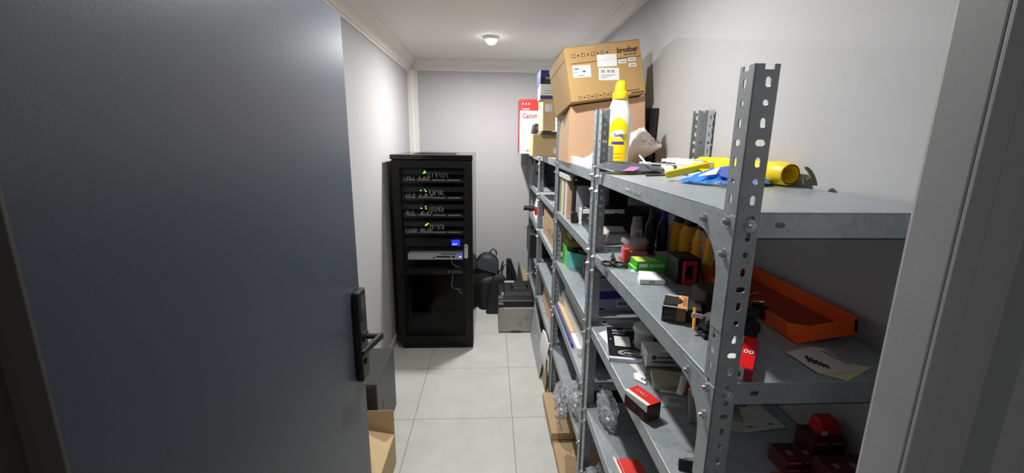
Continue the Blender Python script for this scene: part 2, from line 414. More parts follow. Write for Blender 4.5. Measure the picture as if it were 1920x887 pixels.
def unit(y0, y1, zs, label, gz=(), detail=2):
    t = thing('shelving_unit', label, 'shelving', ((XF+XB_)/2, (y0+y1)/2, 0), 'grey slotted steel shelving units along the right wall')
    post(t, XF, y0, 1, 1); post(t, XF, y1, 1, -1); post(t, XB_, y0, -1, 1); post(t, XB_, y1, -1, -1)
    for z in zs:
        shelf(t, y0+.003, y1-.003, z)
        for yy, s in ((y0, 1), (y1, -1)):
            bolt(t, XF-.001, yy+s*.022, z-.018); 
            if z > .5: bolt(t, XF-.001, yy+s*.022, z-.018-.055)
        bolt(t, XF+.024, y0-.001, z-.020, 'y')
    for z in gz:
        for yy, s in ((y0, 1),):
            gusset(t, XF+.0005, yy, s, z-.006); bolt(t, XF-.001, yy+s*.098, z-.026)
    return t
U0 = (.660, 1.598); U1 = (1.636, 2.556); U2 = (2.592, 3.516); U3 = (3.552, 4.425)
Z0 = (1.563, 1.259, .962, .602, .300); Z1 = (1.563, 1.267, .965, .672, .382)
unit(*U0, Z0, 'grey perforated steel shelving unit nearest the doorway, tall slotted post in front', gz=(1.563, 1.259))
unit(*U1, Z1, 'grey perforated steel shelving unit holding the big cardboard boxes, second from the doorway', gz=())
unit(*U2, Z1, 'grey perforated steel shelving unit with mostly bare shelves, third from the doorway', gz=())
unit(*U3, (1.555, 1.255, .955, .62, .30), 'grey perforated steel shelving unit in the far corner under the red and white carton', gz=())

# ================================================================== server cabinet
rx0, rx1, ry0, ry1 = -.742, -.142, 3.262, 4.06
rk = thing('server_cabinet', 'tall black server rack cabinet with tinted glass door and glowing equipment', 'server rack', ((rx0+rx1)/2, (ry0+ry1)/2, 0))
m = MB()   # shell: sides, back, bottom, posts
m.box(rx0, rx0+.012, ry0+.03, ry1, .05, 1.528); m.box(rx0+.012, rx1-.012, ry1-.012, ry1, .05, 1.528)
m.box(rx0+.012, rx1-.012, ry0+.03, ry1-.012, .05, .07)
for x in (rx0+.06, rx1-.085):
    m.box(x, x+.025, ry0+.16, ry0+.19, .07, 1.528)
m.build('body', M_RACK, rk, bevel=.002)
MB().box(rx1-.012, rx1, ry0+.024, ry1, .05, 1.528).build('side_panel', M_SIDE, rk, bevel=.002)
m = MB(); m.box(rx0-.004, rx1+.004, ry0-.004, ry1+.004, 1.528, 1.562); m.box(rx0+.13, rx1-.13, ry0+.20, ry1-.25, 1.562, 1.566)
m.build('top_cap', M_SIDE, rk, bevel=.004)
for k in range(14):
    x = rx0+.15+k*.0225; MB().box(x, x+.008, ry0+.22, ry1-.27, 1.566, 1.5675).build('vent_slot', M_BLACKM, rk)
for x in (rx0+.09, rx1-.05):
    for y in (ry0+.07, ry1-.07): MB().cyl((x, y, 0), (x, y, .055), .02, n=16).build('foot', M_BLACKM, rk, smooth=True)
MB().box(rx0+.03, rx1-.005, ry0+.02, ry0+.035, .012, .052).build('plinth', M_RACK, rk)
# door: frame + glass + handle
m = MB(); dz0, dz1, f = .058, 1.520, .058
m.box(rx0+.004, rx0+.004+f, ry0, ry0+.022, dz0, dz1); m.box(rx1-.004-f, rx1-.004, ry0, ry0+.022, dz0, dz1)
m.box(rx0+.004+f, rx1-.004-f, ry0, ry0+.022, dz1-.055, dz1); m.box(rx0+.004+f, rx1-.004-f, ry0, ry0+.022, dz0, dz0+.06)
dr = m.build('door', M_RACK, rk, bevel=.002)
g = bpy.data.materials.new('tinted_glass'); g.use_nodes = True; NT = g.node_tree; NT.nodes.remove(NT.nodes['Principled BSDF'])
t_ = NT.nodes.new('ShaderNodeBsdfTransparent'); t_.inputs[0].default_value = (.80, .80, .82, 1); gg = NT.nodes.new('ShaderNodeBsdfGlossy'); gg.inputs['Roughness'].default_value = .04
mx_ = NT.nodes.new('ShaderNodeMixShader'); mx_.inputs[0].default_value = .01
NT.links.new(t_.outputs[0], mx_.inputs[1]); NT.links.new(gg.outputs[0], mx_.inputs[2]); NT.links.new(mx_.outputs[0], NT.nodes['Material Output'].inputs[0])
MB().box(rx0+.062, rx1-.062, ry0+.009, ry0+.013, dz0+.06, dz1-.055).build('glass_pane', g, dr)
hp = onz(874, 458, 0); hx0 = ony(874, 470, ry0)
m = MB(); cxh, czt, czb = hx0.x, ony(874, 458, ry0).z, ony(874, 484, ry0).z
pts = [(cxh+.0125*math.cos(a)*(1 if math.sin(a) > 0 else 1.25), ry0-.016, (czt-.01 if math.sin(a) >= 0 else czb+.012)+.0125*math.sin(a)) for a in [i/20*2*PI for i in range(20)]]
m.ext(pts, (0, .016, 0)); hdl = m.build('handle', M_LGREY, dr, bevel=.003)
MB().box(cxh-.003, cxh+.003, ry0-.0175, ry0-.0155, czt-.032, czt-.010).build('key_slot', M_INK, hdl)
# rack equipment behind the glass: each panel is a thing standing on the rails
ye = ry0+.060
def rz(y): return ony(820, y, ye).z
def rxp(x): return ony(x, 400, ye).x
M_LABEL = mat('strip_label', (250, 250, 246), .6); M_CABLE = mat('cable_grey', (225, 225, 218), .6); M_SW = mat('switch_front', (48, 48, 50), .4)
M_LEDG = mat('led_green', (120, 255, 60), .4, emit=((120, 255, 50), 6)); M_LEDW = mat('led_white', (240, 240, 255), .4, emit=((225, 235, 255), 4))
rows = [(338, 'topmost'), (371, 'second from the top'), (403.5, 'third from the top'), (435.5, 'lowest, above the blue display')]
for k, (py, w) in enumerate(rows):
    z = rz(py); x0, x1 = rx0+.065, rx1-.065
    t = thing('patch_panel', 'dark patch panel with pale label strips and cables, %s' % w, 'patch panel', ((x0+x1)/2, ye+.03, z-.024), 'patch panels inside the rack')
    MB().box(x0, x1, ye, ye+.08, z-.020, z+.011).build('panel', M_SW, t, bevel=.001)
    for a, b_ in ((762, 781), (785, 808), (812, 836), (840, 864)):
        MB().box(rxp(a), rxp(b_), ye-.002, ye, z-.0015, z+.003).build('label_strip', M_LABEL, t)
    cb = MB()
    for i in range(13+k % 2):
        xa = rxp(762+i*3.1+(8 if i > 5 else 0)); xb = xa+random.uniform(-.012, .02)
        cb.tube([(xa, ye, z+.001), (xa+.001, ye-.022, z+random.uniform(0, .01)), ((xa+xb)/2, ye-.028, z+.018), (xb, ye-.01, z+random.uniform(.026, .034))], .0021, 5)
    cc = cb.build('patch_cables', M_CABLE, t, smooth=True); cc['kind'] = 'stuff'
    # switch above
    zs_ = rz(py-14)
    s_ = thing('network_switch', 'black network switch with green lamps, %s' % ('topmost in the rack', 'second from the rack top', 'third from the rack top', 'fourth, lowest of the switches')[k], 'network switch', ((x0+x1)/2, ye+.06, zs_-.020), 'network switches inside the rack')
    MB().box(x0, x1, ye+.012, ye+.20, zs_-.014, zs_+.022).build('casing', M_SW, s_, bevel=.001)
    px0 = (796, 797, 798, 799)[k]
    for j, (dx, dz) in enumerate((((0, 0), (2, .5), (-2, -.5), (0, 3)), ((0, 1), (1.5, -2), (-8, 0)), ((0, 2), (1, -2), (-8, -1)), ((-1, -1), (1.5, 1), (3.5, 2.2), (.5, -.5)))[k]):
        q = ony(px0+dx, py-14-dz, ye+.012)
        MB().box(q.x-.0032, q.x+.0032, ye+.009, ye+.012, q.z-.0026, q.z+.0026).build('indicator_lamp', M_LEDW if dx == -8 else M_LEDG, s_)
    cb = MB()
    for i in range(9):
        xa = rxp(806+i*(3.2 if k else 4.2)); za = zs_+random.uniform(-.004, .008)
        cb.tube([(xa, ye+.012, za), (xa+.002, ye-.012, za-.002), (xa+random.uniform(-.006, .008), ye-.02, za-.016), (xa+random.uniform(-.01, .01), ye-.005, za-.036)], .0021, 5)
    cc = cb.build('patch_cables', M_CABLE, s_, smooth=True); cc['kind'] = 'stuff'
# blue display unit
z = rz(455)
t = thing('network_recorder', 'black rack unit with a small glowing blue display', 'recorder', ((rx0+rx1)/2, ye+.1, z-.03))
MB().box(rx0+.065, rx1-.065, ye+.002, ye+.25, z-.03, z+.03).build('casing', M_BLACK, t, bevel=.001)
a = ony(847, 460.5, ye); c_ = ony(862, 450, ye)
MB().box(a.x, c_.x, ye-.001, ye+.002, a.z, c_.z).build('display', mat('lcd_blue', (30, 40, 230), .3, emit=((28, 40, 255), 2.6)), t)
for i in range(4):
    xx = a.x+.004+i*.0095; MB().box(xx, xx+.006, ye-.0022, ye-.001, a.z+.008, a.z+.011+.006*(i % 2)).build('display_segment', mat('lcd_light', (170, 190, 255), .3, emit=((160, 185, 255), 3)), t)
# 1U silver server
z0s, z1s = rz(486), rz(475)
t = thing('rack_server', 'slim silver server with a perforated front and bright blue lamp', 'server', ((rx0+rx1)/2, ye+.2, z0s))
x0, x1 = rxp(762), rxp(867)
MB().box(x0, x1, ye-.012, ye+.45, z0s, z1s).build('casing', mat('server_grey', (225, 225, 225), .5, var=.1, scale=300), t, bevel=.001)
for (a_, b_, c1, c2) in ((812, 815, 482, 485), (818, 844, 480, 483), (847, 853, 480, 483), (827, 856, 476, 477.4)):
    p, q = ony(a_, c2, ye-.012), ony(b_, c1, ye-.012); MB().box(p.x, q.x, ye-.0132, ye-.012, p.z, q.z).build('drive_slot', M_INK, t)
q = ony(863, 481.5, ye-.012); MB().box(q.x-.0035, q.x+.0035, ye-.0145, ye-.012, q.z-.0035, q.z+.0035).build('indicator_lamp', mat('led_blue', (120, 130, 255), .3, emit=((130, 140, 255), 16)), t)
for dx in range(-2, 3):
    for dz in range(4):
        MB().box(q.x+dx*.008-.0018, q.x+dx*.008+.0018, ye-.0138, ye-.012, q.z+.004+dz*.0075-.0016, q.z+.004+dz*.0075+.0016).build('lit_perforation', mat('led_blue_dim', (40, 40, 230), .3, emit=((45, 50, 255), .9)), t)
# socket with hanging cables
z = rz(510); t = thing('network_socket_strip', 'dark strip with grey plugs and thin cables hanging below the silver server', 'socket strip', ((rx0+rx1)/2, ye+.02, z-.02))
MB().box(rx0+.065, rx1-.065, ye, ye+.06, z-.022, z+.022).build('panel', M_BLACKM, t)
for i in range(5):
    xx = rxp(839+i*5.3); MB().box(xx, xx+.017, ye-.012, ye, z-.010, z+.012).build('plug', M_MGREY, t, bevel=.002)
for P in ([(846, 486), (848, 494), (854, 499), (862, 500)], [(849, 514), (848, 528), (846, 536), (852, 541), (866, 543)], [(858, 541), (862, 548), (868, 551)]):
    MB().tube([ony(x, y, ye-.01) for x, y in P], .0017, 5).build('cable', M_CABLE, t, smooth=True)

# ================================================================== floor corner: printer, bags, boards
py0 = 3.562; a = .066; c_ = .376
pr = thing('laser_printer', 'grey and black laser printer standing on the floor tiles beside the shelving', 'printer', ((a+c_)/2, py0+.18, 0))
m = MB(); m.box(a, c_, py0, py0+.38, .008, .238); m.build('body', mat('printer_grey', (158, 158, 152), .5), pr, bevel=.010, seg=3)
m = MB(); m.hexa([(a-.002, py0+.002, .239), (c_, py0+.002, .239), (c_, py0+.38, .239), (a-.002, py0+.38, .239), (a, py0+.012, .300), (c_, py0+.012, .300), (c_, py0+.38, .335), (a, py0+.38, .335)])
m.build('upper_body', M_BLACK, pr, bevel=.012, seg=3)
m = MB(); m.hexa([(a+.05, py0+.10, .305), (c_-.004, py0+.10, .305), (c_-.004, py0+.37, .33), (a+.05, py0+.37, .33), (a+.055, py0+.13, .335), (c_-.01, py0+.13, .335), (c_-.01, py0+.36, .37), (a+.055, py0+.36, .37)])
m.build('scanner_lid', M_BLACKM, pr, bevel=.008, seg=3)
m = MB(); m.hexa([(a-.004, py0-.012, .262), (a+.045, py0-.012, .262), (a+.045, py0+.09, .31), (a-.004, py0+.09, .31), (a-.004, py0-.014, .272), (a+.045, py0-.014, .272), (a+.045, py0+.088, .322), (a-.004, py0+.088, .322)])
cpn = m.build('control_panel', M_BLACK, pr, bevel=.003)
for i in range(4):
    MB().cyl((a+.008+i*.009, py0+.010+.004*i, .283+.002*i), (a+.008+i*.009, py0+.008+.004*i, .290+.002*i), .0028, n=10).build('button', M_LGREY, cpn)
MB().box(a+.062, a+.15, py0+.30, py0+.34, .366, .3735).build('status_display', M_LGREY, pr)
MB().box(a+.030, a+.046, py0+.096, py0+.0995, .309, .345).build('side_label', M_WHITE, pr)
MB().hexa([(a+.12, py0+.16, .338), (c_-.03, py0+.16, .338), (c_-.03, py0+.28, .355), (a+.10, py0+.28, .355), (a+.14, py0+.17, .362), (c_-.05, py0+.17, .362), (c_-.05, py0+.27, .374), (a+.13, py0+.27, .374)]).build('paper_tray', M_BLACK, pr, bevel=.004)
MB().box(a+.11, a+.20, py0-.004, py0+.002, .008, .022).build('tray_grip', M_DGREY, pr, bevel=.002)
for (u0, u1, w0, w1) in ((.23, .27, .12, .16), (.17, .20, .07, .105)):
    fr = MB()
    for i in range(3):
        for j in range(3): fr.box(a+u0+i*.013, a+u0+i*.013+.009, py0-.0008, py0, w0+j*.013, w0+j*.013+.009)
    fr.build('printed_mark', mat('mark_grey', (128, 128, 124), .6), pr)
MB().box(a+.165, a+.205, py0-.0008, py0, .135, .140).build('logo', mat('mark_grey', (128, 128, 124), .6), pr)

bp = thing('backpack', 'large black backpack slumped against the back wall beside the server rack', 'backpack', (-.03, 4.22, 0))
def soft(pts_fn, nu=18, nv=22):
    mm = MB(); return mm.grid(pts_fn, nu, nv)
def bagbody(cx, cy, w, d, z0, z1, lean=0, seed=0, taper=.25):
    mm = MB(); R = []; n = 28; K = 22
    for k in range(K+1):
        t = k/K; z = z0+(z1-z0)*t
        s = (1-taper*t**3)*(math.sqrt(max(0, 1-(max(0, t-.8)/.2)**2*.86)) if t > .8 else 1)*(.94+.06*min(1, t*6))
        r = []
        for i in range(n):
            a = 2*PI*i/n; e = 3.2
            cxn = abs(math.cos(a))**(2/e)*(1 if math.cos(a) >= 0 else -1); sn = abs(math.sin(a))**(2/e)*(1 if math.sin(a) >= 0 else -1)
            q = 1+.07*noise.noise(Vector((cxn*2+seed, sn*2, z*9)))
            r.append(mm.v((cx+lean*t+cxn*w/2*s*q, cy+sn*d/2*s*q, z)))
        R.append(r)
    return mm.loft(R)
M_NYL = mat('black_nylon', (27, 28, 30), .62, bump=.3, bscale=25); M_NYL2 = mat('grey_nylon', (58, 60, 63), .7)
bagbody(-.04, 4.26, .27, .22, .02, .555, .0, 1).build('bag_body', M_NYL, bp, smooth=True)
bagbody(-.02, 4.135, .21, .10, .03, .34, .01, 2, .1).build('front_pocket', M_NYL, bp, smooth=True)
p = [(-.135, 4.148, .42), (.06, 4.142, .36), (.075, 4.142, .46), (.04, 4.15, .525), (-.09, 4.15, .53), (-.14, 4.15, .48)]
MB().ext(p, (0, .02, 0)).build('top_flap', M_NYL2, bp, bevel=.004)
MB().tube([(-.012, 4.26, .535), (-.004, 4.25, .575), (.022, 4.25, .598), (.048, 4.25, .578), (.058, 4.26, .53)], .007, 8).build('grab_handle', M_NYL, bp, smooth=True)
MB().tube([(.04, 4.12, .33), (.10, 4.12, .42), (.12, 4.13, .50)], .008, 8).build('shoulder_strap', M_NYL, bp, smooth=True)
tb = thing('tote_bag', 'black fabric bag hanging limp in front of the backpack and behind the printer', 'bag', (.04, 4.02, 0))
bagbody(.03, 4.02, .17, .07, .005, .40, .05, 5, .15).build('bag_body', M_NYL, tb, smooth=True)
MB().tube([(.10, 4.05, .38), (.12, 4.06, .47), (.16, 4.07, .50), (.19, 4.08, .42), (.24, 4.09, .30)], .008, 8).build('handle', M_NYL, tb, smooth=True)
fx = MB(); fx.ext([(.155, 4.2, .02), (.265, 4.2, .02), (.262, 4.2, .33), (.20, 4.2, .505), (.155, 4.2, .50)], (0, .04, 0))
tag(fx.build('document_case', M_BLACKM, bevel=.004), 'flat black case standing upright between the backpack and the grey board', 'case')
P = [ony(965.5, 540, 4.36), ony(985, 545, 4.36), ony(979, 520, 4.36), ony(973, 492, 4.36)]
m = MB(); m.ext([(P[0].x, 4.33, .0), (P[1].x+.03, 4.33, .0), (P[2].x, 4.36, P[2].z), (P[3].x, 4.40, P[3].z)], (0, .012, 0))
tag(m.build('leaning_board', M_DGREY, bevel=.001), 'dark grey pointed board leaning on the back wall behind the printer', 'board')
m = MB(); pts = [ony(x, y, 4.40) for x, y in ((978, 499), (982, 503), (987, 512), (990, 524), (992, 545), (985, 545))]
m.ext([(q.x, 4.40, max(0, q.z)) for q in pts]+[(pts[-1].x, 4.40, 0)], (0, .01, 0))
tag(m.build('curved_board', mat('cream', (226, 206, 150), .6)), 'cream curved board leaning in the corner right of the grey board', 'board')

# ================================================================== left foreground: dark tower and open carton
t = thing('computer_tower', 'dark grey computer tower standing behind the open brown carton by the door', 'computer', (-.70, 2.30, 0))
TG = mat('tower_grey', (58, 60, 60), .45, var=.06, scale=8)
MB().box(-.795, -.603, 2.085, 2.50, .012, .405).build('case', TG, t, bevel=.006, seg=3)
MB().box(-.775, -.622, 2.078, 2.086, .02, .395).build('front_panel', mat('tower_front', (46, 48, 48), .4), t, bevel=.003)
q = MB(); c0 = (-.603, 2.20, .215); q.loft([q.ring(c0, (1, 0, 0), .022, 20, .012), q.ring((c0[0]+.002, c0[1], c0[2]), (1, 0, 0), .022, 20, .012)]); q.build('vent_cover', M_BLACK, t)
for i in range(3): MB().box(-.604, -.6015, 2.10+i*.03, 2.115+i*.03, .10, .16).build('vent_slot', M_BLACKM, t)
for x in (-.78, -.62):
    for y in (2.12, 2.46): MB().cyl((x, y, 0), (x, y, .014), .012, n=12).build('foot', M_BLACKM, t)
cx0, cx1, cy0, cy1, ch = -.75, -.50, 1.64, 2.00, .172
t = thing('open_carton', 'open brown cardboard box with raised flaps in front of the dark computer tower', 'box', ((cx0+cx1)/2, (cy0+cy1)/2, 0))
m = MB(); w = .004
m.box(cx0, cx1, cy0, cy0+w, 0, ch); m.box(cx0, cx1, cy1-w, cy1, 0, ch); m.box(cx0, cx0+w, cy0+w, cy1-w, 0, ch); m.box(cx1-w, cx1, cy0+w, cy1-w, 0, ch); m.box(cx0, cx1, cy0, cy1, 0, w)
m.build('carton', M_CARD, t)
MB().ext([(cx0, cy1-w, ch), (cx1, cy1-w, ch), (cx1-.002, cy1+.004, .305), (cx0+.002, cy1+.004, .305)], (0, .003, 0)).build('flap', M_CARD, t)
MB().ext([(cx1-.002, cy1-.01, ch), (cx1-.002, cy0+.01, ch), (cx1-.10, cy0+.03, ch-.006), (cx1-.125, cy1-.035, ch+.045)], (0, 0, .003)).build('flap', M_CARD3, t)
MB().ext([(cx0+.002, cy1-.01, ch), (cx0+.002, cy0+.01, ch), (cx0-.03, cy0+.03, ch+.10), (cx0-.03, cy1-.03, ch+.10)], (.003, 0, 0)).build('flap', M_CARD, t)

# ================================================================== top of the shelving: cartons
def carton(name, label, cat, O, u, v, w, h, d, m_, group=None, bevel=.002, part='carton'):
    T = frame(O, u, v)
    n = T @ Vector((w/2, d/2, 0))
    t = thing(name, label, cat, n, group)
    MB(T).box(0, w, 0, d, 0, h).build(part, m_, t, bevel=bevel)
    return t, T
def sticker(T, x0, x1, z0, z1, m_, parent, name='label', y=-.0008):
    return MB(T).box(x0, x1, y, .0001, z0, z1).build(name, m_, parent)
# printer carton, tilted, on the plain carton
P1 = ony(1063, 290, 2.16)
O = Vector((.385, 2.155, 1.5635)); u = Vector((.385, .012, 0)).normalized()
big = thing('plain_carton', 'large plain brown carton on the top shelf, under the printed printer box', 'box', (.58, 2.33, 1.5635))
m = MB(); A = (.378, 2.148, 1.5635); B = (.775, 2.160, 1.5635); tl = ony(1070, 195, 2.14); tr = ony(1207, 172, 2.165)
m.hexa([A, B, (.775, 2.50, 1.5635), (.385, 2.50, 1.5635), (tl.x, 2.14, tl.z-.010), (tr.x+.01, 2.165, tr.z-.018), (tr.x+.01, 2.50, 1.80), (tl.x+.01, 2.50, 1.77)])
m.build('carton', M_CARD2, big, bevel=.004)
n_ = ray(860, 394).normalized(); TL = ony(1061, 93, 2.125)
TR = onp(1203, 73.5, TL, n_); BL = onp(1072, 192, TL, n_); BR = onp(1210, 177, TL, n_)
u = (TR-TL); w_ = (u.length+(BR-BL).length)/2; v = (TL-BL); h_ = (v.length+(TR-BR).length)/2
T = frame(BL, BR-BL+TR-TL, TL-BL+TR-BR); dd = .34
bro = thing('printer_carton', 'tilted brown printer box with black print and white stickers on top of the plain carton', 'box', T @ Vector((w_/2, dd/2, 0)))
MB(T).box(0, w_, 0, dd, 0, h_).build('carton', mat('cardboard_kraft', (182, 148, 96), .78, var=.05, scale=7, bump=.08, bscale=60), bro, bevel=.003)
# lifted top flap
MB(T).hexa([(.0, .002, h_), (w_*.995, .0, h_), (w_, dd*.5, h_), (.0, dd*.5, h_), (.004, .004, h_+.003), (w_*.99, .002, h_+.003), (w_, dd*.5, h_+.018), (.0, dd*.5, h_+.018)]).build('flap', mat('cardboard_dark', (150, 116, 70), .8), bro)
def FT(x, z): return T @ Matrix.Translation((x, 0, z))
text('brother', .033, M_BROWN_INK, bro, FT(w_*.68, h_*.80), 'logo', .0008, bold=.03)
for j in range(3): sticker(T, w_*(.77+.06*j), w_*(.815+.06*j), h_*.745, h_*.762, M_BROWN_INK, bro, 'printed_mark')
sticker(T, .022*1, w_*.985, h_*.690, h_*.700, M_BROWN_INK, bro, 'printed_line')
def icons(x0, z0, nn, s, step):
    for i in range(nn):
        x = x0+i*step
        if i % 2: MB(T).ext([(x+s*.2, -.001, z0+s*.2), (x+s*.8, -.001, z0+s*.35), (x+s*.6, -.001, z0+s*.8), (x+s*.3, -.001, z0+s*.7)], (0, .001, 0)).build('printed_symbol', M_BROWN_INK, bro)
        else:
            q = MB(T)
            for (a0, a1, b0, b1) in ((0, 1, 0, .1), (0, 1, .9, 1), (0, .1, .1, .9), (.9, 1, .1, .9)): q.box(x+s*a0, x+s*a1, -.001, 0, z0+s*b0, z0+s*b1)
            q.build('printed_symbol', M_BROWN_INK, bro)
icons(w_*.08, h_*.80, 8, .017, .0235); icons(w_*.10, h_*.03, 12, .015, .0195)
sticker(T, w_*.74, w_*.92, h_*.075, h_*.088, M_BROWN_INK, bro, 'printed_line'); sticker(T, w_*.80, w_*.98, h_*.022, h_*.045, M_BROWN_INK, bro, 'printed_line')
def stk(x0, x1, z0, z1, tilt=0, lines=0, label=None):
    TT = T @ Matrix.Translation((x0, 0, z0)) @ Matrix.Rotation(tilt, 4, 'Y')
    o = sticker(TT, 0, x1-x0, 0, z1-z0, M_WHITE, bro, 'sticker')
    return o, TT
for (a, b_, c1, d1, tl_) in ((.065, .30, .44, .66, .05), (.40, .66, .585, .81, .06), (.395, .665, .34, .565, .10), (.685, .79, .60, .665, .0), (.815, .915, .62, .685, .0), (.815, .915, .515, .58, .0)):
    o, TT = stk(w_*a, w_*b_, h_*c1, h_*d1, tl_); L = w_*(b_-a); Hh = h_*(d1-c1)
    if a == .395:
        for i in range(16):
            if i in (5, 6, 11): continue
            MB(TT).box(L*(.12+.042*i), L*(.12+.042*i+.018), -.0014, -.0008, Hh*.60, Hh*.85).build('barcode_bar', M_INK, o)
        for i in range(3): MB(TT).box(L*.1, L*(.8-.2*i), -.0014, -.0008, Hh*(.40-.12*i), Hh*(.44-.12*i)).build('printed_line', M_MGREY, o)
    elif a == .065:
        MB(TT).box(L*.10, L*.34, -.0014, -.0008, Hh*.66, Hh*.76).build('printed_line', mat('print_blue', (60, 80, 140), .6), o)
        MB(TT).box(L*.55, L*.70, -.0014, -.0008, Hh*.42, Hh*.54).build('printed_picture', M_INK, o)
        MB(TT).box(L*.3, L*.62, -.0014, -.0008, Hh*.12, Hh*.18).build('printed_line', mat('print_teal', (60, 130, 110), .6), o)
        MB(TT).box(L*.08, L*.26, -.0014, -.0008, Hh*.42, Hh*.47).build('printed_line', M_MGREY, o)
    elif b_-a < .12: MB(TT).box(L*.15, L*.85, -.0014, -.0008, Hh*.38, Hh*.62).build('printed_line', M_MGREY, o)
# clear tape down the front
MB(T).box(w_*.385, w_*.60, -.0005, 0, h_*.80, h_*1.0).build('packing_tape', mat('tape', (176, 146, 104), .25), bro)
MB(T @ Matrix.Translation((0, 0, 0))).box(-.0008, 0, dd*.08, dd*.95, h_*.80, h_*.81).build('printed_line', M_BROWN_INK, bro)

# black board standing behind the cartons against the wall
m = MB(); m.ext([(.780, 2.10, 1.5635), (.793, 2.10, 1.83), (.793, 2.51, 1.86), (.780, 2.51, 1.5635)], (.004, 0, 0))
tag(m.build('dark_board', M_BLACKM), 'thin black board propped on the wall just right of the brown cartons', 'panel')

# small stack: carton, kraft box, toner boxes
y_ = 3.02
t, T = carton('small_carton', 'small brown carton on the top shelf below the tilted kraft box', 'box', (ony(999, 283, 3.1).x, 3.1, 1.5635), (1, .02, 0), (0, 0, 1), .20, .155, .25, M_CARD3)
MB(T).box(.145, .175, -.001, 0, .02, .06).build('tape_tab', M_WPLA, t)
tag(MB().box(.345, .60, 3.02, 3.34, 1.7215, 1.736).build('grey_tray', mat('tray_grey', (96, 98, 108), .5), bevel=.003), 'flat grey tray lying on the small brown carton', 'tray')
O = ony(1018, 243.5, 2.98); O = Vector((O.x, 2.98, 1.738)); ex_ = ony(1038, 241, 2.98)-O
t, T = carton('kraft_box', 'upright kraft box with a white label, leaning under the toner boxes', 'box', O, (1, .03, .02), (-.12, 0, 1), .085, .205, .22, M_CARD3)
sticker(T, .012, .062, .125, .175, M_WHITE, t)
for i in range(3): sticker(T, .047+i*.004, .0485+i*.004, .127, .173, M_LGREY, t, 'printed_line', -.0012)
# white + navy toner cartons
zb = 1.738+.208
t, T = carton('toner_box', 'white toner box with a blue lower edge, under the navy toner box', 'box', (ony(1013, 176, 3.0).x, 3.0, zb), (1, -.02, 0), (0, 0, 1), .125, .095, .20, M_WHITE, 'toner boxes')
sticker(T, 0, .125, .0, .022, M_BLUE, t, 'blue_band')
sticker(T, .03, .10, .05, .056, M_LGREY, t, 'printed_line'); sticker(T, .03, .08, .035, .04, M_LGREY, t, 'printed_line')
t, T = carton('toner_box', 'navy and black toner box, topmost of the stack beside the printer carton', 'box', (ony(1013, 150, 3.01).x+.002, 3.01, zb+.0955), (1, .02, 0), (0, 0, 1), .122, .088, .19, M_BLUE, 'toner boxes')
sticker(T, 0, .122, .0, .046, M_INK, t, 'black_band'); text('TN-4200', .022, M_WHITE, t, T @ Matrix.Translation((.03, -.0008, .030)), 'lettering'); sticker(T, .03, .085, .014, .018, M_LGREY, t, 'printed_line')
# canon carton overhanging the far shelf
yc = 4.05; p0 = ony(974, 280, yc)
t, T = carton('ink_printer_carton', 'tall white and red printer carton overhanging the far end of the top shelf', 'box', (p0.x, yc, 1.5555), (1, 0, 0), (0, 0, 1), .34, .482, .26, M_WHITE)
sticker(T, 0, .34, .482-.100, .482, M_RED, t, 'red_band'); MB(T).box(-.0008, 0, 0, .26, 0, .482).build('red_side', M_RED, t)
for i in range(3): MB(T).cyl((.026+i*.028, -.0008, .442), (.026+i*.028, -.0016, .442), .006, n=12).build('printed_dot', M_WHITE, t)
sticker(T, .02, .085, .394, .400, M_WHITE, t, 'printed_line', -.0014)
text('Canon', .064, M_DRED, t, T @ Matrix.Translation((.020, -.0006, .318)), 'logo', sx=.80, bold=.03)
text('PIXMA', .030, M_MGREY, t, T @ Matrix.Translation((.020, -.0006, .018)), 'lettering')
q = thing('black_webcam', 'small black rounded device on the small brown carton by the tall red carton', 'device', (.37, 3.36, 1.7215))
m = MB(); p = ony(1003, 253, 3.36)
m.hexa([(p.x-.03, 3.30, 1.7215), (p.x+.05, 3.30, 1.7215), (p.x+.05, 3.42, 1.7215), (p.x-.03, 3.42, 1.7215), (p.x-.015, 3.33, 1.80), (p.x+.05, 3.33, 1.80), (p.x+.05, 3.41, 1.80), (p.x-.015, 3.41, 1.80)])
m.build('housing', M_BLACK, q, bevel=.012, seg=3); MB().cyl((p.x+.015, 3.305, 1.76), (p.x+.015, 3.29, 1.758), .014, n=16).build('lens', M_DGREY, q)

# ================================================================== things on the top shelves
ZT = 1.5635
def patch(near, far, nu=16, nv=6, bulge=0., amp=0., fr=30, seed=0, thick=.0015, drop=None):
    """a crumpled sheet stretched between two 3-D polylines"""
    near = [Vector(p) for p in near]; far = [Vector(p) for p in far]
    def along(L, t):
        t *= len(L)-1; i = min(int(t), len(L)-2); return L[i].lerp(L[i+1], t-i)
    def fn(a, b):
        p = along(near, a).lerp(along(far, a), b); p.z += bulge*math.sin(PI*b)*math.sin(PI*min(1, max(0, a)))
        if amp: p.z += amp*abs(noise.noise(Vector((p.x*fr+seed, p.y*fr, p.z*fr))))
        return p
    m = MB(); m.grid(fn, nu, nv); return m
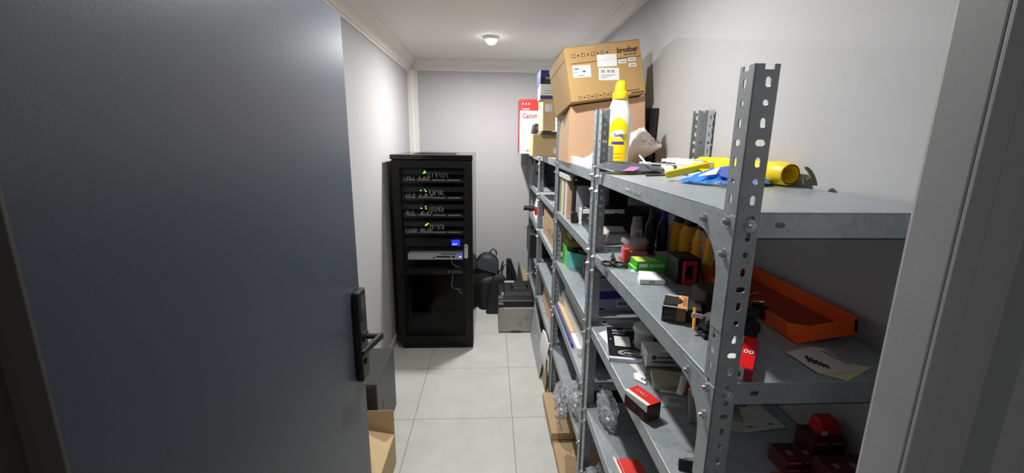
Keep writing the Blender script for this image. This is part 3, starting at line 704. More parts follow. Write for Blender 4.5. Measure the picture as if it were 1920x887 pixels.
# long white foam strip, upright foam offcut
tag(MB().hexa([(.392, 1.73, ZT), (.425, 1.73, ZT), (.425, 2.51, ZT), (.392, 2.51, ZT), (.392, 1.73, 1.592), (.425, 1.73, 1.592), (.425, 2.51, 1.606), (.392, 2.51, 1.606)]).build('foam_strip', M_FOAM, bevel=.003),
    'long white foam strip along the edge of the top shelf below the brown cartons', 'packing foam')
m = MB(); m.ext([(.430, 1.70, ZT), (.430, 1.70, 1.66), (.430, 1.80, 1.645), (.430, 1.90, 1.615), (.430, 2.02, 1.60), (.430, 2.02, ZT)], (.05, 0, 0))
tag(m.build('foam_block', M_FOAM, bevel=.006), 'white sloping foam offcut behind the slotted post, left of the yellow-capped bottle', 'packing foam')
tag(MB().box(.50, .785, 1.70, 2.10, ZT, ZT+.003).build('cardboard_sheet', M_CARD), 'flat sheet of brown cardboard under the bottle and carrier bag', 'cardboard')
# detergent bottle
bx, by = .535, 1.85; zb = ZT+.0032; ang = math.atan2(-.275, .96)
bt = thing('detergent_bottle', 'white plastic detergent bottle with yellow cap and yellow label on the top shelf', 'bottle', (bx, by, zb))
prof = [(.001, 0), (.040, 0), (.046, .006), (.0475, .03), (.049, .09), (.0515, .15), (.0525, .19), (.049, .215), (.041, .245), (.032, .272), (.029, .282), (.029, .29)]
MB().lathe(prof, (bx, by, zb), 40, 1, .70, ang).build('bottle_body', mat('bottle_white', (240, 239, 226), .35), bt, smooth=True)
MB().lathe([(.0315, .278), (.0325, .281), (.0315, .303), (.029, .307), (.024, .309), (.0225, .325), (.0205, .340), (.016, .348), (.008, .352), (.0005, .352)], (bx, by, zb), 36, 1, .9, ang).build('cap', M_YEL, bt, smooth=True)
def bottle_r(z):
    for (r0, z0), (r1, z1) in zip(prof[1:-1], prof[2:]):
        if z0 <= z <= z1: return r0+(r1-r0)*(z-z0)/(max(z1-z0, 1e-6))
    return .03
def wrap(z0, z1, hw, m_, name, zc=None, off=.0007, ell=True, a0=0.):
    q = MB(); n1, n2 = 20, 14
    def fn(a, b):
        z = z0+(z1-z0)*b; e = math.sqrt(max(0, 1-((b-.5)*2)**2)) if ell else 1.
        if ell == 2: e = math.sqrt(max(0, 1-max(0, (b-.55)/.45)**2)) * (1 if b > .08 else .8+b*2.5)
        th = -PI/2+a0+(a-.5)*2*hw*e; r = bottle_r(z)+off
        X = r*math.cos(th); Y = r*.70*math.sin(th)-off*.3
        return (bx+math.cos(ang)*X-math.sin(ang)*Y, by+math.sin(ang)*X+math.cos(ang)*Y, zb+z)
    q.grid(fn, n1, n2); return q.build(name, m_, bt, smooth=True)
wrap(.022, .205, .86, mat('label_yellow', (252, 222, 10), .4), 'label', ell=2)
wrap(.118, .152, .62, M_WHITE, 'logo_oval', off=.0013)
TT = frame((bx-.0275*.96, by+.0275*.275-.0385, zb+.127), (.96, -.275, 0), (0, 0, 1))
text('Sunlight', .0165, mat('navy_ink', (25, 30, 90), .5), bt, TT, 'logo')
wrap(.094, .106, .52, mat('violet', (74, 52, 150), .5), 'band', off=.0013, ell=False)
wrap(.04, .042, .4, M_ORANGE, 'printed_line', off=.0013, ell=False); wrap(.055, .057, .45, M_ORANGE, 'printed_line', off=.0013, ell=False)
# glossy grey pouch
near = [ony(1112, 313, 1.52), ony(1135, 318, 1.47), ony(1152, 322.5, 1.44), ony(1180, 322.5, 1.44), ony(1212, 321.5, 1.46), ony(1242, 318, 1.50)]
far = [ony(1113, 311, 1.53), ony(1135, 303.5, 1.55), ony(1152, 301.5, 1.62), ony(1182, 303.5, 1.68), ony(1212, 308, 1.66), ony(1243, 313.5, 1.60)]
po = thing('courier_pouch', 'grey glossy mailing pouch with pink print at the shelf edge, before the bottle', 'pouch', (.5, 1.55, ZT))
patch(near, far, 24, 8, .006).build('pouch', mat('pouch_grey', (70, 74, 88), .45), po, smooth=True, solid=.002)
near2 = [ony(1168, 321, 1.455)+Vector((0, 0, .0015)), ony(1190, 321.3, 1.452)+Vector((0, 0, .0015)), ony(1196, 316, 1.50)+Vector((0, -.004, .004))]
MB().ext([ony(1166, 320.5, 1.440), ony(1188, 321, 1.440), ony(1200, 314, 1.470), ony(1184, 313, 1.470)], (0, -.001, .001)).build('pink_print', mat('pink', (196, 112, 162), .4), po)
for (a_, b_) in (((1142, 311.5), (1158, 306)), ((1166, 314), (1178, 309.5))):
    p, q = ony(*a_, 1.49), ony(*b_, 1.50); MB().ext([p, q, q+Vector((.004, 0, .0015)), p+Vector((.004, 0, .0015))], (0, -.002, .002)).build('print', M_LGREY, po)
m = MB(); m.ext([(.50, 1.38, ZT), (.66, 1.45, ZT), (.70, 1.56, ZT), (.56, 1.60, ZT)], (0, 0, .004))
tag(m.build('black_sleeve', M_BLACK, bevel=.001), 'flat black plastic sleeve lying beside the grey pouch under the white bracket', 'sleeve')
# white plastic bracket
m = MB(); P = [ony(1200, 293, 1.60), ony(1212, 307.5, 1.50), ony(1260, 310, 1.46), ony(1315, 313, 1.40)]
for a_, b_ in zip(P[:-1], P[1:]):
    d = Vector((.0, .012, .0)); m.hexa([a_, b_, b_+d, a_+d, a_+Vector((0, 0, .005)), b_+Vector((0, 0, .005)), b_+d+Vector((0, 0, .005)), a_+d+Vector((0, 0, .005))])
tag(m.build('plastic_bracket', M_WPLA), 'thin bent white plastic bracket lying between the grey pouch and yellow wedge', 'bracket')
T = rotz((.640, 1.62, ZT), .13); 
wb = thing('white_carton', 'flat white carton beside the carrier bag, in front of the rear slotted post', 'box', T @ Vector((.025, -.12, 0)))
MB(T).box(0, .052, -.25, 0, 0, .048).build('carton', M_WHITE, wb, bevel=.002)
MB(T).box(.002, .050, -.20, -.03, .0482, .052).build('lid', M_WPLA, wb, bevel=.001)
m = MB()
for i, (x, y) in enumerate(((1228, 306.5), (1236, 305.5), (1245, 305), (1254, 306), (1262, 307))):
    p = ony(x, y+1, 1.52); m.blob((p.x, p.y, p.z), .010, .012, .006, .3, 3, 2, seed=i)
tag(m.build('black_netting', M_BLACKM, smooth=False), 'small crumple of black netting against the flat white carton', 'netting')
tag(MB().box(.46+.145, .46+.185, 1.735, 1.765, ZT+.0035, ZT+.030).build('white_block', M_WPLA, bevel=.002), 'small white block just right of the bottle foot', 'block')
# carrier bag
cb = thing('carrier_bag', 'knotted translucent plastic carrier bag with red print beside the brown carton', 'bag', (.66, 2.0, ZT))
def bagfn(a, b):
    th = a*2*PI; t = b
    r = (.02+.98*math.sin(min(1, t*1.9)*PI/2))*(1-max(0, t-.42)/.58*.93)
    p = Vector((math.cos(th), math.sin(th), 0)); n_ = noise.noise(Vector((math.cos(th)*1.6, math.sin(th)*1.6, t*3)))+.5*noise.noise(Vector((math.cos(th)*4, math.sin(th)*4, t*7)))
    r *= 1+.28*n_
    return (.665+.030*t+p.x*r*.112, 2.02+p.y*r*.100, ZT+.004+.165*t**.85*(1+.06*n_))
q = MB(); q.grid(bagfn, 48, 26); q.build('bag', F_BAG, cb, smooth=False)
MB().blob((.64, 2.04, ZT+.045), .060, .055, .040, .3, 1.4, 3, ZT+.004, 4).build('contents', mat('bag_contents', (205, 192, 178), .7), cb, smooth=True)
for k, (x0, y0, x1, y1) in enumerate(((1203, 262, 1216, 272), (1214, 268, 1228, 276), (1222, 262, 1240, 270), (1229, 259, 1236, 266), (1216, 278, 1232, 288), (1209, 270, 1224, 281))):
    p, q_ = ony(x0, y0, 1.938+.004*k), ony(x1, y1, 1.945+.004*k); MB().tube([p, p.lerp(q_, .5)+Vector((0, 0, .002)), q_], .0016, 5).build('red_print', mat('faded_red', (196, 110, 112), .5), cb)
# yellow tube
yt = thing('yellow_tube', 'thick yellow ribbed plastic tube lying along the wall on the nearest top shelf', 'tube', (.752, 1.30, ZT))
A_ = Vector((.760, 1.070, ZT+.032)); B_ = Vector((.742, 1.52, ZT+.032)); ax = (B_-A_); L = ax.length; ax.normalize(); q = MB(); R = []
for s_, r in ((0, .0255), (.004, .0285), (.03, .0292), (.034, .0310), (.05, .0310), (.054, .0292), (.10, .0292), (.104, .0305), (.112, .0305), (.116, .0292), (.30, .0292), (.304, .0305), (.34, .0305), (.344, .0292), (.44, .0292), (.45, .026)):
    R.append(q.ring(A_+ax*s_, ax, r, 36))
q.loft(R, cap=False); R2 = [q.ring(A_+ax*s_, ax, .0225, 36) for s_ in (0, L-.01)]; q.loft(R2, cap=False)
o0 = q.build('tube', M_YEL, yt, smooth=True)
# torn olive card disc
m = MB(); pts = [ony(x, y, 1.0) for x, y in ((1507, 346.5), (1506, 333), (1509, 335), (1513, 338), (1521, 331), (1515, 321), (1511, 317), (1510, 312.5), (1515, 313), (1522, 319), (1528, 329), (1532, 341), (1533, 348.5))]
for p in pts: p.z = max(p.z, ZT+.0005)
m.ext(pts, (0, .004, 0)); tag(m.build('torn_disc', mat('olive_card', (98, 96, 72), .7)), 'torn olive card ring standing at the open end of the yellow tube', 'card ring')
# yellow wedge (folded strap)
yw = thing('yellow_clamp', 'yellow plastic clamp with two flat jaws lying on the blue plastic bag', 'clamp', (.57, 1.3, ZT))
A_, B_, C_, D_ = ony(1246, 323, 1.22), ony(1250, 335.5, 1.22), ony(1333, 318, 1.26), ony(1330, 304.5, 1.26)
MB().hexa([B_, C_, C_+Vector((.012, .028, .002)), B_+Vector((.01, .026, .002)), A_, D_, D_+Vector((.012, .03, .004)), A_+Vector((.01, .03, .0))]).build('jaw', M_YEL, yw, bevel=.004, seg=3)
P = [ony(1296, 309, 1.27), ony(1312, 306, 1.29), ony(1334, 320, 1.24), ony(1322, 325, 1.22)]
MB().ext(P, (0, .01, .004)).build('jaw', M_YEL, yw, bevel=.002)
MB().cyl(ony(1322, 306, 1.27), ony(1322, 306, 1.31), .008, n=14).build('pivot', M_YEL, yw, smooth=True)
# blue plastic bag
M_BLUEP = mat('blue_film', (30, 128, 225), .22, spec=.6); M_BLUED = mat('blue_film_dark', (40, 80, 175), .35)
bb_ = thing('blue_bag', 'crumpled bright blue plastic bag at the front post on the top shelf', 'bag', (.60, 1.12, ZT))
near = [ony(1271, 340, 1.17), ony(1300, 343, 1.12), ony(1330, 346, 1.08), ony(1365, 349, 1.05), ony(1405, 348, 1.06), ony(1444, 345, 1.08)]
far = [ony(1300, 333, 1.26), ony(1315, 324, 1.24), ony(1335, 318, 1.22), ony(1362, 312.5, 1.20), ony(1400, 314, 1.20), ony(1440, 335, 1.15)]
for L_ in (near, far):
    for p in L_: p.z = max(p.z, ZT+.001)
patch(near, far, 34, 14, .004, .011, 45, 2).build('film', M_BLUEP, bb_, smooth=False, solid=.001)
MB().ext([ony(1355, 312.5, 1.17), ony(1372, 311, 1.17), ony(1385, 326, 1.08), ony(1385, 339, 1.05), ony(1352, 330, 1.09)], (0, .006, -.004)).build('folded_corner', M_BLUED, bb_)
MB().ext([ony(1311, 328.5, 1.125), ony(1350, 312.5, 1.175), ony(1343, 326.5, 1.115), ony(1312, 330, 1.11)], (0, .002, -.002)).build('white_label', M_WHITE, bb_)
MB().grid(lambda a, b: Vector((.555+.06*a, 1.035+.03*b, ZT+.012+.012*noise.noise(Vector((a*6, b*6, 3))))), 10, 8).build('clear_corner', F_CLEAR, bb_)
# embossed address on the lip of the nearest top shelf
lipx = XF+.0018
T = frame((lipx, onx(1172, 345, XF).y, 1.563-.030), (0, -1, 0), (0, 0, 1))
u0 = [o for o in bpy.data.objects if o.get('label', '').startswith('grey perforated steel shelving unit nearest')][0]
text('www.akrostal.com', .017, mat('emboss', (178, 185, 188), .45, metal=.3), u0, T, 'embossed_lettering', .0003, sx=1.0)

# ================================================================== second shelf of the nearest unit
Z2 = 1.2595
sc = thing('scissors', 'steel scissors with black loop handles near the shelf edge by the slotted posts', 'scissors', (.43, 1.45, Z2))
pv = onz(1153, 488, Z2+.004)
for (cx_, cy_, s) in ((1140, 494.5, -1), (1163, 496, 1)):
    c = onz(cx_, cy_, Z2+.007); q = MB()
    q.tube([(c.x+.0195*math.cos(a), c.y+.026*math.sin(a), Z2+.007) for a in [2*PI*k/20 for k in range(21)]], .0045, 8); q.tube([(c.x-s*.012, c.y+.02, Z2+.007), (pv.x, pv.y+.012, Z2+.006)], .005, 8)
    q.build('handle', M_BLACK, sc, smooth=True)
tip = onz(1149.5, 472, Z2+.003)
for s in (-1, 1):
    MB().ext([(pv.x-.006*s, pv.y, Z2+.003+.001*s), (pv.x+.007, pv.y+.01, Z2+.003+.001*s), (pv.x+.010, pv.y+.04, Z2+.003+.001*s), (tip.x+.001*s, tip.y, Z2+.003+.001*s), (pv.x-.006, pv.y+.04, Z2+.003+.001*s)], (0, 0, .001)).build('blade', mat('steel', (190, 192, 194), .22, metal=.9), sc)
MB().cyl((pv.x, pv.y+.015, Z2+.003), (pv.x, pv.y+.015, Z2+.007), .0035, n=12).build('pivot_screw', M_ZINC, sc)
# tub on small boxes
tag(MB().box(.478, .545, 1.43, 1.52, Z2, Z2+.040).build('pink_box', mat('dusty_pink', (190, 110, 120), .6), bevel=.001), 'dusty pink box holding up the round clear tub', 'box')
tb_ = thing('clip_tub', 'round clear plastic tub with ribbed lid on the dusty pink box', 'tub', (.515, 1.48, Z2+.041))
MB().lathe([(.001, 0), (.040, 0), (.044, .004), (.046, .02), (.047, .022), (.050, .023), (.050, .028), (.0475, .029), (.0475, .034), (.044, .036), (.001, .036)], (.515, 1.48, Z2+.041), 36).build('tub', F_TUB, tb_, smooth=True)
MB().lathe([(.001, .001), (.038, .001), (.040, .014), (.001, .014)], (.515, 1.48, Z2+.041), 24).build('contents', mat('pink_contents', (205, 96, 100), .6), tb_)
tag(MB().box(.452, .472, 1.398, 1.416, Z2, Z2+.058).build('red_lighter', mat('red_soft', (226, 66, 54), .4), bevel=.004), 'small upright red box left of the round tub', 'box')
for k in range(2):
    o = MB(); p = onz(1165, 485.5, Z2+.006); o.lathe([(.0005, 0), (.005, .001), (.0068, .0055), (.005, .010), (.0005, .011)], (p.x, p.y+k*.016, Z2), 16)
    tag(o.build('copper_bead', mat('copper', (196, 130, 86), .35, metal=.6), smooth=True), ('copper bead nearer the scissors', 'copper bead farther from the scissors, touching its twin')[k], 'bead', 'copper beads')
tag(MB().box(.492, .545, 1.385, 1.405, Z2, Z2+.020).build('olive_box', mat('olive', (120, 122, 60), .6), bevel=.001), 'small olive box between the round tub and the green box', 'box')
tag(MB().cyl((.46, 1.385, Z2+.004), (.515, 1.378, Z2+.004), .004, n=10).build('blue_pen', mat('pen_blue', (60, 90, 200), .4), smooth=True), 'short blue pen lying behind the green box', 'pen')
# green fastener boxes
def fastbox(O, rot, w, d, h, label, name='fastener_box', txt=True, wm=M_GREEN):
    T = rotz(O, rot); t = thing(name, label, 'box', T @ Vector((w/2, d/2, 0)), 'green fastener boxes')
    MB(T).box(0, w, 0, d, 0, h).build('carton', wm, t, bevel=.001)
    MB(T).hexa([(.002, .006, h), (.075, .006, h), (.055, d-.004, h), (.002, d-.004, h), (.002, .006, h+.0006), (.075, .006, h+.0006), (.055, d-.004, h+.0006), (.002, d-.004, h+.0006)]).build('yellow_corner', mat('lime', (205, 225, 90), .5), t)
    if txt:
        text('FILE FASTENERS', .0125, M_WHITE, t, T @ Matrix.Translation((.040, 0, h*.28)), 'lettering', sx=.95)
        MB(T).box(.008, .034, -.0007, 0, h*.25, h*.72).build('printed_panel', M_WPLA, t); text('FASTENERS', .011, M_WHITE, t, T @ Matrix.Translation((.016, d*.45, h+.0012)) @ Matrix.Rotation(-PI/2, 4, 'X'), 'lettering')
    return t
fastbox((.462, 1.305, Z2), .02, .205, .075, .014, 'lower green and white fastener box, white flap sticking out', txt=False)
fastbox((.466, 1.306, Z2+.0148), -.01, .205, .068, .024, 'bright green fastener box with white lettering, upper of the pair')
m = MB(); m.ext([(.448, 1.315, Z2), (.466, 1.300, Z2), (.475, 1.299, Z2), (.462, 1.335, Z2)], (0, 0, .006)); 
tag(m.build('white_flap', M_WHITE), 'tiny white paper wedge poking out left of the green boxes', 'paper')
T = rotz((.440, 1.200, Z2), -.12)
wb = thing('small_white_box', 'small crushed white box in front of the green fastener boxes', 'box', T @ Vector((.037, .03, 0)))
MB(T).hexa([(0, 0, 0), (.074, 0, 0), (.066, .068, 0), (.008, .068, 0), (0, 0, .015), (.074, 0, .015), (.064, .068, .020), (.012, .068, .022)]).build('carton', M_WHITE, wb, bevel=.001)
MB(T).box(.028, .045, -.0006, 0, .003, .011).build('printed_mark', M_LGREY, wb)
# black and red dispenser
br = thing('tape_dispenser', 'black block with a bright red front frame behind the gold box', 'dispenser', (.60, 1.23, Z2))
MB().box(.550, .622, 1.20, 1.29, Z2, Z2+.078).build('body', M_BLACK, br, bevel=.003)
m = MB(); m.box(.566, .573, 1.190, 1.200, Z2+.003, Z2+.072); m.box(.598, .606, 1.190, 1.200, Z2+.003, Z2+.072); m.box(.573, .598, 1.190, 1.200, Z2+.003, Z2+.014); m.box(.573, .598, 1.190, 1.200, Z2+.058, Z2+.072)
m.build('red_frame', mat('red_plain', (200, 44, 52), .45), br, bevel=.002)
# stack of envelopes behind
for i, (mm_, lab) in enumerate(((M_LGREY, 'grey envelope, lowest of the pile behind the black and red block'), (M_WPLA, 'white envelope in the middle of the pile behind the black and red block'), (mat('paper_grey', (196, 190, 186), .7), 'pale envelope near the top of the pile behind the green box'), (M_DGREY, 'dark card topmost of the envelope pile behind the green box'))):
    T = rotz((.585+.006*i, 1.36-.012*(i % 2), Z2+.009*i+.0002), -.08+.05*i)
    w_, d_ = (.17, .13) if i < 3 else (.07, .05)
    o = tag(MB(T).box(0, w_, .0, d_, 0, .0085).build('envelope' if i < 3 else 'dark_card', mm_, bevel=.001), lab, 'envelope' if i < 3 else 'card')
# yellow glue bottles with navy caps
M_GLUE = mat('glue_yellow', (252, 176, 32), .4); M_NAVY = mat('navy_cap', (22, 26, 62), .4)
gb = None
for i, (x, y, lab) in enumerate(((.700, 1.545, 'orange-yellow glue bottle farthest back in the row of four under the top shelf'), (.705, 1.47, 'orange-yellow glue bottle, second from the back of the row'),
                            (.718, 1.395, 'orange-yellow glue bottle, third from the back, beside the envelope pile'), (.722, 1.32, 'orange-yellow glue bottle nearest the front slotted post, wrapped in plastic'))):
    if gb is None:
        gb = thing('glue_bottle', lab, 'bottle', (x, y, Z2), 'glue bottles under the top shelf'); zb = Z2
        MB().lathe([(.001, 0), (.030, 0), (.034, .004), (.034, .085), (.032, .098), (.022, .128), (.012, .14)], (x, y, zb), 24, 1, .95).build('bottle_body', M_GLUE, gb, smooth=True)
        MB().lathe([(.018, .118), (.0225, .12), (.0215, .148), (.014, .158), (.006, .176), (.001, .177)], (x, y, zb), 20).build('cap', M_NAVY, gb, smooth=True)
        for k in range(3): MB().box(x-.016, x+.012, y-.0335, y-.0322, zb+.078-.016*k, zb+.0805-.016*k).build('print', (M_WPLA, M_DRED, M_DRED)[k], gb)
        MB().box(x-.018, x+.014, y-.0335, y-.0322, zb+.012, zb+.026).build('green_band', mat('olive_green', (110, 120, 50), .5), gb)
        g0 = Vector((x, y, 0))
    else: dup(gb, Vector((x, y, 0))-g0, lab)
tag(MB().grid(lambda a, b: Vector((.700+.012*noise.noise(Vector((a*4, b*5, 1))), 1.28+.09*a, Z2+.002+.12*b)), 14, 14).build('plastic_wrap', F_CLEAR), 'clear plastic wrap around the glue bottle nearest the slotted post', 'plastic wrap')
for i, (x, y, lab) in enumerate(((.598, 1.56, 'dark navy bottle left of the glue bottles, at the back of the shelf'), (.645, 1.56, 'dark bottle with a bright blue nozzle left of the glue bottles'))):
    t = thing('ink_bottle', lab, 'bottle', (x, y, Z2), 'dark bottles beside the glue bottles')
    MB().lathe([(.001, 0), (.018, 0), (.020, .003), (.020, .11), (.010, .13), (.009, .14), (.001, .14)], (x, y, Z2), 20).build('bottle_body', M_NAVY, t, smooth=True)
    MB().lathe([(.0105, .13), (.011, .132), (.008, .168), (.001, .17)], (x, y, Z2), 16).build('nozzle', (M_DGREY, mat('vivid_blue', (50, 60, 200), .35))[i], t, smooth=True)
t = thing('clear_jar', 'small clear jar with a square white label at the back of the shelf', 'jar', (.545, 1.56, Z2))
MB().lathe([(.001, 0), (.020, 0), (.022, .004), (.022, .11), (.018, .125), (.018, .14), (.001, .14)], (.545, 1.56, Z2), 24).build('jar_body', F_TUB, t, smooth=True)
MB().box(.530, .557, 1.536, 1.537, Z2+.065, Z2+.095).build('label', M_WPLA, t)
for i in range(5): MB().box(.534+i*.004, .536+i*.004, 1.5355, 1.536, Z2+.072, Z2+.088).build('barcode_bar', M_INK, t)
tag(MB().hexa([(.515, .955, Z2), (.618, .955, Z2), (.618, 1.03, Z2), (.515, 1.03, Z2), (.515, .955, Z2+.062), (.618, .955, Z2+.062), (.618, 1.03, Z2+.062), (.515, 1.03, Z2+.062)]).build('brown_box', mat('brown_card', (58, 47, 35), .8), bevel=.002), 'dull brown box behind the gold box and left of the orange case', 'box')
# gold and black box
F1, F2 = onz(1239.5, 601, Z2), onz(1284.5, 608.5, Z2); T = frame(F1, F2-F1, (0, 0, 1)); w_ = (F2-F1).length; h_ = .037; d_ = .092
gd = thing('gold_box', 'small black and gold printed box lying on the shelf behind the front post', 'box', T @ Vector((w_/2, d_/2, 0)))
MB(T).box(0, w_, 0, d_, 0, h_).build('carton', M_BLACK, gd, bevel=.001)
M_GOLD = mat('gold_print', (226, 160, 104), .4, metal=.1)
MB(T).box(w_*.62, w_+.0004, -.0006, d_, h_, h_+.0006).build('gold_panel', M_GOLD, gd)
MB(T).ext([(w_*.02+w_*.78*math.cos(a)*1.0 if 0 else w_*(.02+.80*math.sin(a)), d_*(.50-.36*math.cos(a)), h_+.0006) for a in [PI*k/14 for k in range(15)]], (0, 0, .0005)).build('dark_dome', mat('dome_dark', (40, 36, 28), .5), gd)
MB(T).box(.001, w_*.60, .002, d_*.06, h_, h_+.0007).build('pale_line', M_WPLA, gd)
for k in (0.86, .93): MB(T).box(.001, w_*.72, d_*k, d_*(k+.035), h_, h_+.0007).build('pale_line', M_WPLA, gd)
MB(T).box(w_*.62, w_*.98, -.0006, 0, h_*.15, h_*.95).build('copper_panel', mat('copper_print', (120, 78, 52), .5), gd)
for k in (.25, .65): MB(T).box(w_*.05, w_*.58, -.0006, 0, h_*k, h_*(k+.1)).build('printed_line', M_DGREY, gd)
for k in range(6): MB(T).box(w_*.82, w_*.97, d_*(.2+.11*k), d_*(.24+.11*k), h_+.0006, h_+.0011).build('printed_dash', M_BROWN_INK, gd)
T2 = T @ Matrix.Translation((w_+.002, .012, 0))
tag(MB(T2).box(0, .030, 0, .07, 0, .034).build('dark_box', M_BLACKM, bevel=.001), 'plain dark box touching the right side of the gold box', 'box')
# cutter, tag, punch
kn = thing('utility_knife', 'narrow orange cutter standing up between the gold box and the black punch', 'cutter', (.447, .862, Z2))
A_, B_ = ony(1300.5, 618, .862), ony(1303, 577, .892)
MB().tube([A_, B_], .0038, 8).build('handle', mat('amber', (245, 165, 40), .4), kn, smooth=True)
pk = MB().ext([ony(1297, 589, .868), ony(1300, 587, .868), ony(1318, 590, .862), ony(1327, 595, .862), ony(1318, 597, .862), ony(1297, 596, .868)], (0, .002, 0)).build('paper_tag', mat('pale_pink', (228, 200, 206), .6))
tag(pk, 'pale pink paper tag caught on the orange cutter', 'tag')
pn = thing('hole_punch', 'black metal hole punch half hidden behind the tall front post', 'hole punch', (.52, .852, Z2))
MB().box(.455, .575, .835, .890, Z2, Z2+.010).build('base', M_BLACK, pn, bevel=.003)
MB().box(.462, .565, .842, .880, Z2+.012, Z2+.034).build('body', M_BLACK, pn, bevel=.004)
MB().hexa([(.462, .845, Z2+.034), (.570, .845, Z2+.034), (.570, .878, Z2+.034), (.462, .878, Z2+.034), (.480, .848, Z2+.048), (.585, .848, Z2+.060), (.585, .874, Z2+.060), (.480, .874, Z2+.048)]).build('lever', M_BLACKM, pn, bevel=.003)
MB().cyl((.560, .835, Z2+.024), (.560, .895, Z2+.024), .019, n=24).build('waste_cap', M_BLACK, pn, smooth=True)
for k in range(2): MB().cyl((.478+.03*k, .839, Z2+.012), (.478+.03*k, .839, Z2+.036), .004, n=10).build('punch_pin', M_ZINC, pn)
# red staple box
P0 = onz(1408.5, 718, Z2); zt_ = ony(1413.7, 695, P0.y).z; h_ = max(.02, zt_-Z2); Pb = onz(1423.5, 636, zt_)
d1 = Vector((Pb.x-P0.x, Pb.y-P0.y, 0)); L_ = d1.length; d1.normalize(); u = Vector((d1.y, -d1.x, 0)); w_ = .045
T = frame(P0-u*w_, u, (0, 0, 1))
rs = thing('red_staple_box', 'long red and white printed box just right of the tall front post', 'box', T @ Vector((w_/2, L_/2, 0)))
MB(T).box(0, w_, 0, L_, 0, h_).build('carton', M_DRED, rs, bevel=.001)
MB(T).box(w_*.45, w_*.99, .003, L_*.995, h_, h_+.0006).build('red_top', mat('vivid_red', (232, 20, 30), .4), rs)
MB(T).box(0, w_*.42, .001, L_*.999, h_, h_+.0006).build('white_stripe', M_WHITE, rs)
for k in range(12): MB(T).box(w_*.42, w_*.46, L_*(.03+.08*k), L_*(.06+.08*k), h_, h_+.0008).build('printed_dash', M_INK, rs)
MB(T).box(0, w_*.7, -.0006, 0, 0, h_).build('grey_end', M_LGREY, rs); MB(T).cyl((w_*.42, -.0006, h_*.5), (w_*.42, -.0014, h_*.5), h_*.33, n=20).build('printed_disc', M_INK, rs)
text('00', .024, M_WHITE, rs, T @ Matrix.Translation((w_*.52, L_*.42, h_+.0012)) @ Matrix.Rotation(-PI/2, 4, 'X'), 'lettering', sx=.75)
# orange case
T = Matrix.Translation((.642, .808, Z2+.001)) @ Matrix.Rotation(-.16, 4, 'Y')
oc = thing('orange_case', 'open orange plastic tool case tray leaning on the wall behind the front post', 'case', (.70, 1.0, Z2))
W_, D_, H_, w = .132, .42, .034, .005
m = MB(T); m.box(0, W_, 0, D_, 0, .004)
m.box(0, w, .03, D_, .004, H_); m.box(W_-w*1.6, W_, 0, D_, .004, H_+.006); m.box(.03, W_, 0, w, .004, H_); m.box(0, W_, D_-w, D_, .004, H_)
m.ext([(0, .03, .004), (w, .032, .004), (.032, w, .004), (.03, 0, .004)], (0, 0, H_-.004))
m.build('tray', M_ORANGE, oc, bevel=.0015)
MB(T).box(w, W_-w*1.6, w+.03, D_-w, .004, .006).build('inner_floor', mat('rust_liner', (150, 48, 18), .7), oc)
MB(T).hexa([(-.004, .105, .008), (.014, .105, .008), (.014, .150, .008), (-.004, .150, .008), (-.004, .105, H_+.004), (.010, .108, H_+.004), (.010, .147, H_+.004), (-.004, .150, H_+.004)]).build('latch', M_BLACK, oc, bevel=.002)
for k, (x, y, a) in enumerate(((.03, .17, .3), (.040, .20, -.4), (.035, .235, .8), (.055, .25, .1), (.03, .275, 1.2), (.055, .30, .5))):
    q = MB(T @ Matrix.Translation((x, y, .0075)) @ Matrix.Rotation(a, 4, 'Z')); q.cyl((-.014, 0, .003), (.014, 0, .003), .0028, n=8); q.cyl((.014, 0, .003), (.019, 0, .003), .0016, n=6)
    tag(q.build('screwdriver_bit', mat('bit_steel', (170, 165, 160), .3, metal=.7), smooth=True), ('steel driver bit nearest the black latch in the orange case', 'steel driver bit second from the latch in the orange case', 'steel driver bit lying across the tray middle', 'steel driver bit closest to the tray centre line', 'steel driver bit turned lengthwise in the orange case', 'steel driver bit farthest from the latch in the orange case')[k], 'driver bit', 'loose bits in the orange case')
# yellowish label sheets
def sheet(pts, z, m_, name, label, cat, th=.0012, lines=None, group=None):
    P = [onz(x, y, z) for x, y in pts]; o = MB().ext(P, (0, 0, th)).build(name, m_, bevel=0); tag(o, label, cat, group); return o
M_LBL = mat('label_sheet', (206, 204, 150), .7); M_LBL2 = mat('label_sheet_pale', (204, 196, 190), .7)
sheet([(1600, 684), (1633, 690), (1590, 715), (1534, 700), (1560, 684)], Z2+.0003, M_LBL, 'label_sheet', 'lower pale yellow label sheet in front of the orange case', 'label sheet', group='label sheets')
o = sheet([(1474, 661), (1517, 651), (1552, 655), (1612, 694), (1578, 699), (1535, 701)], Z2+.0022, M_LBL2, 'label_sheet', 'upper label sheet with barcode and purple print in front of the orange case', 'label sheet', group='label sheets')
for k in range(5):
    p, q = onz(1512+k*11, 668+k*5, Z2+.0036), onz(1524+k*11, 666+k*5, Z2+.0036)
    MB().ext([onz(1508+k*9, 667+k*4.2, Z2+.0036), onz(1514+k*9, 666.5+k*4.2, Z2+.0036), onz(1522+k*9, 679+k*3, Z2+.0036), onz(1516+k*9, 679.5+k*3, Z2+.0036)], (0, 0, .0003)).build('barcode_bar', M_DGREY, o)
for k in range(2): MB().ext([onz(1540+k*6, 659-k*3, Z2+.0036), onz(1543+k*6, 658-k*3, Z2+.0036), onz(1594+k*3, 683-k*3, Z2+.0036), onz(1590+k*3, 684-k*3, Z2+.0036)], (0, 0, .0003)).build('purple_print', mat('purple_print', (150, 110, 160), .6), o)

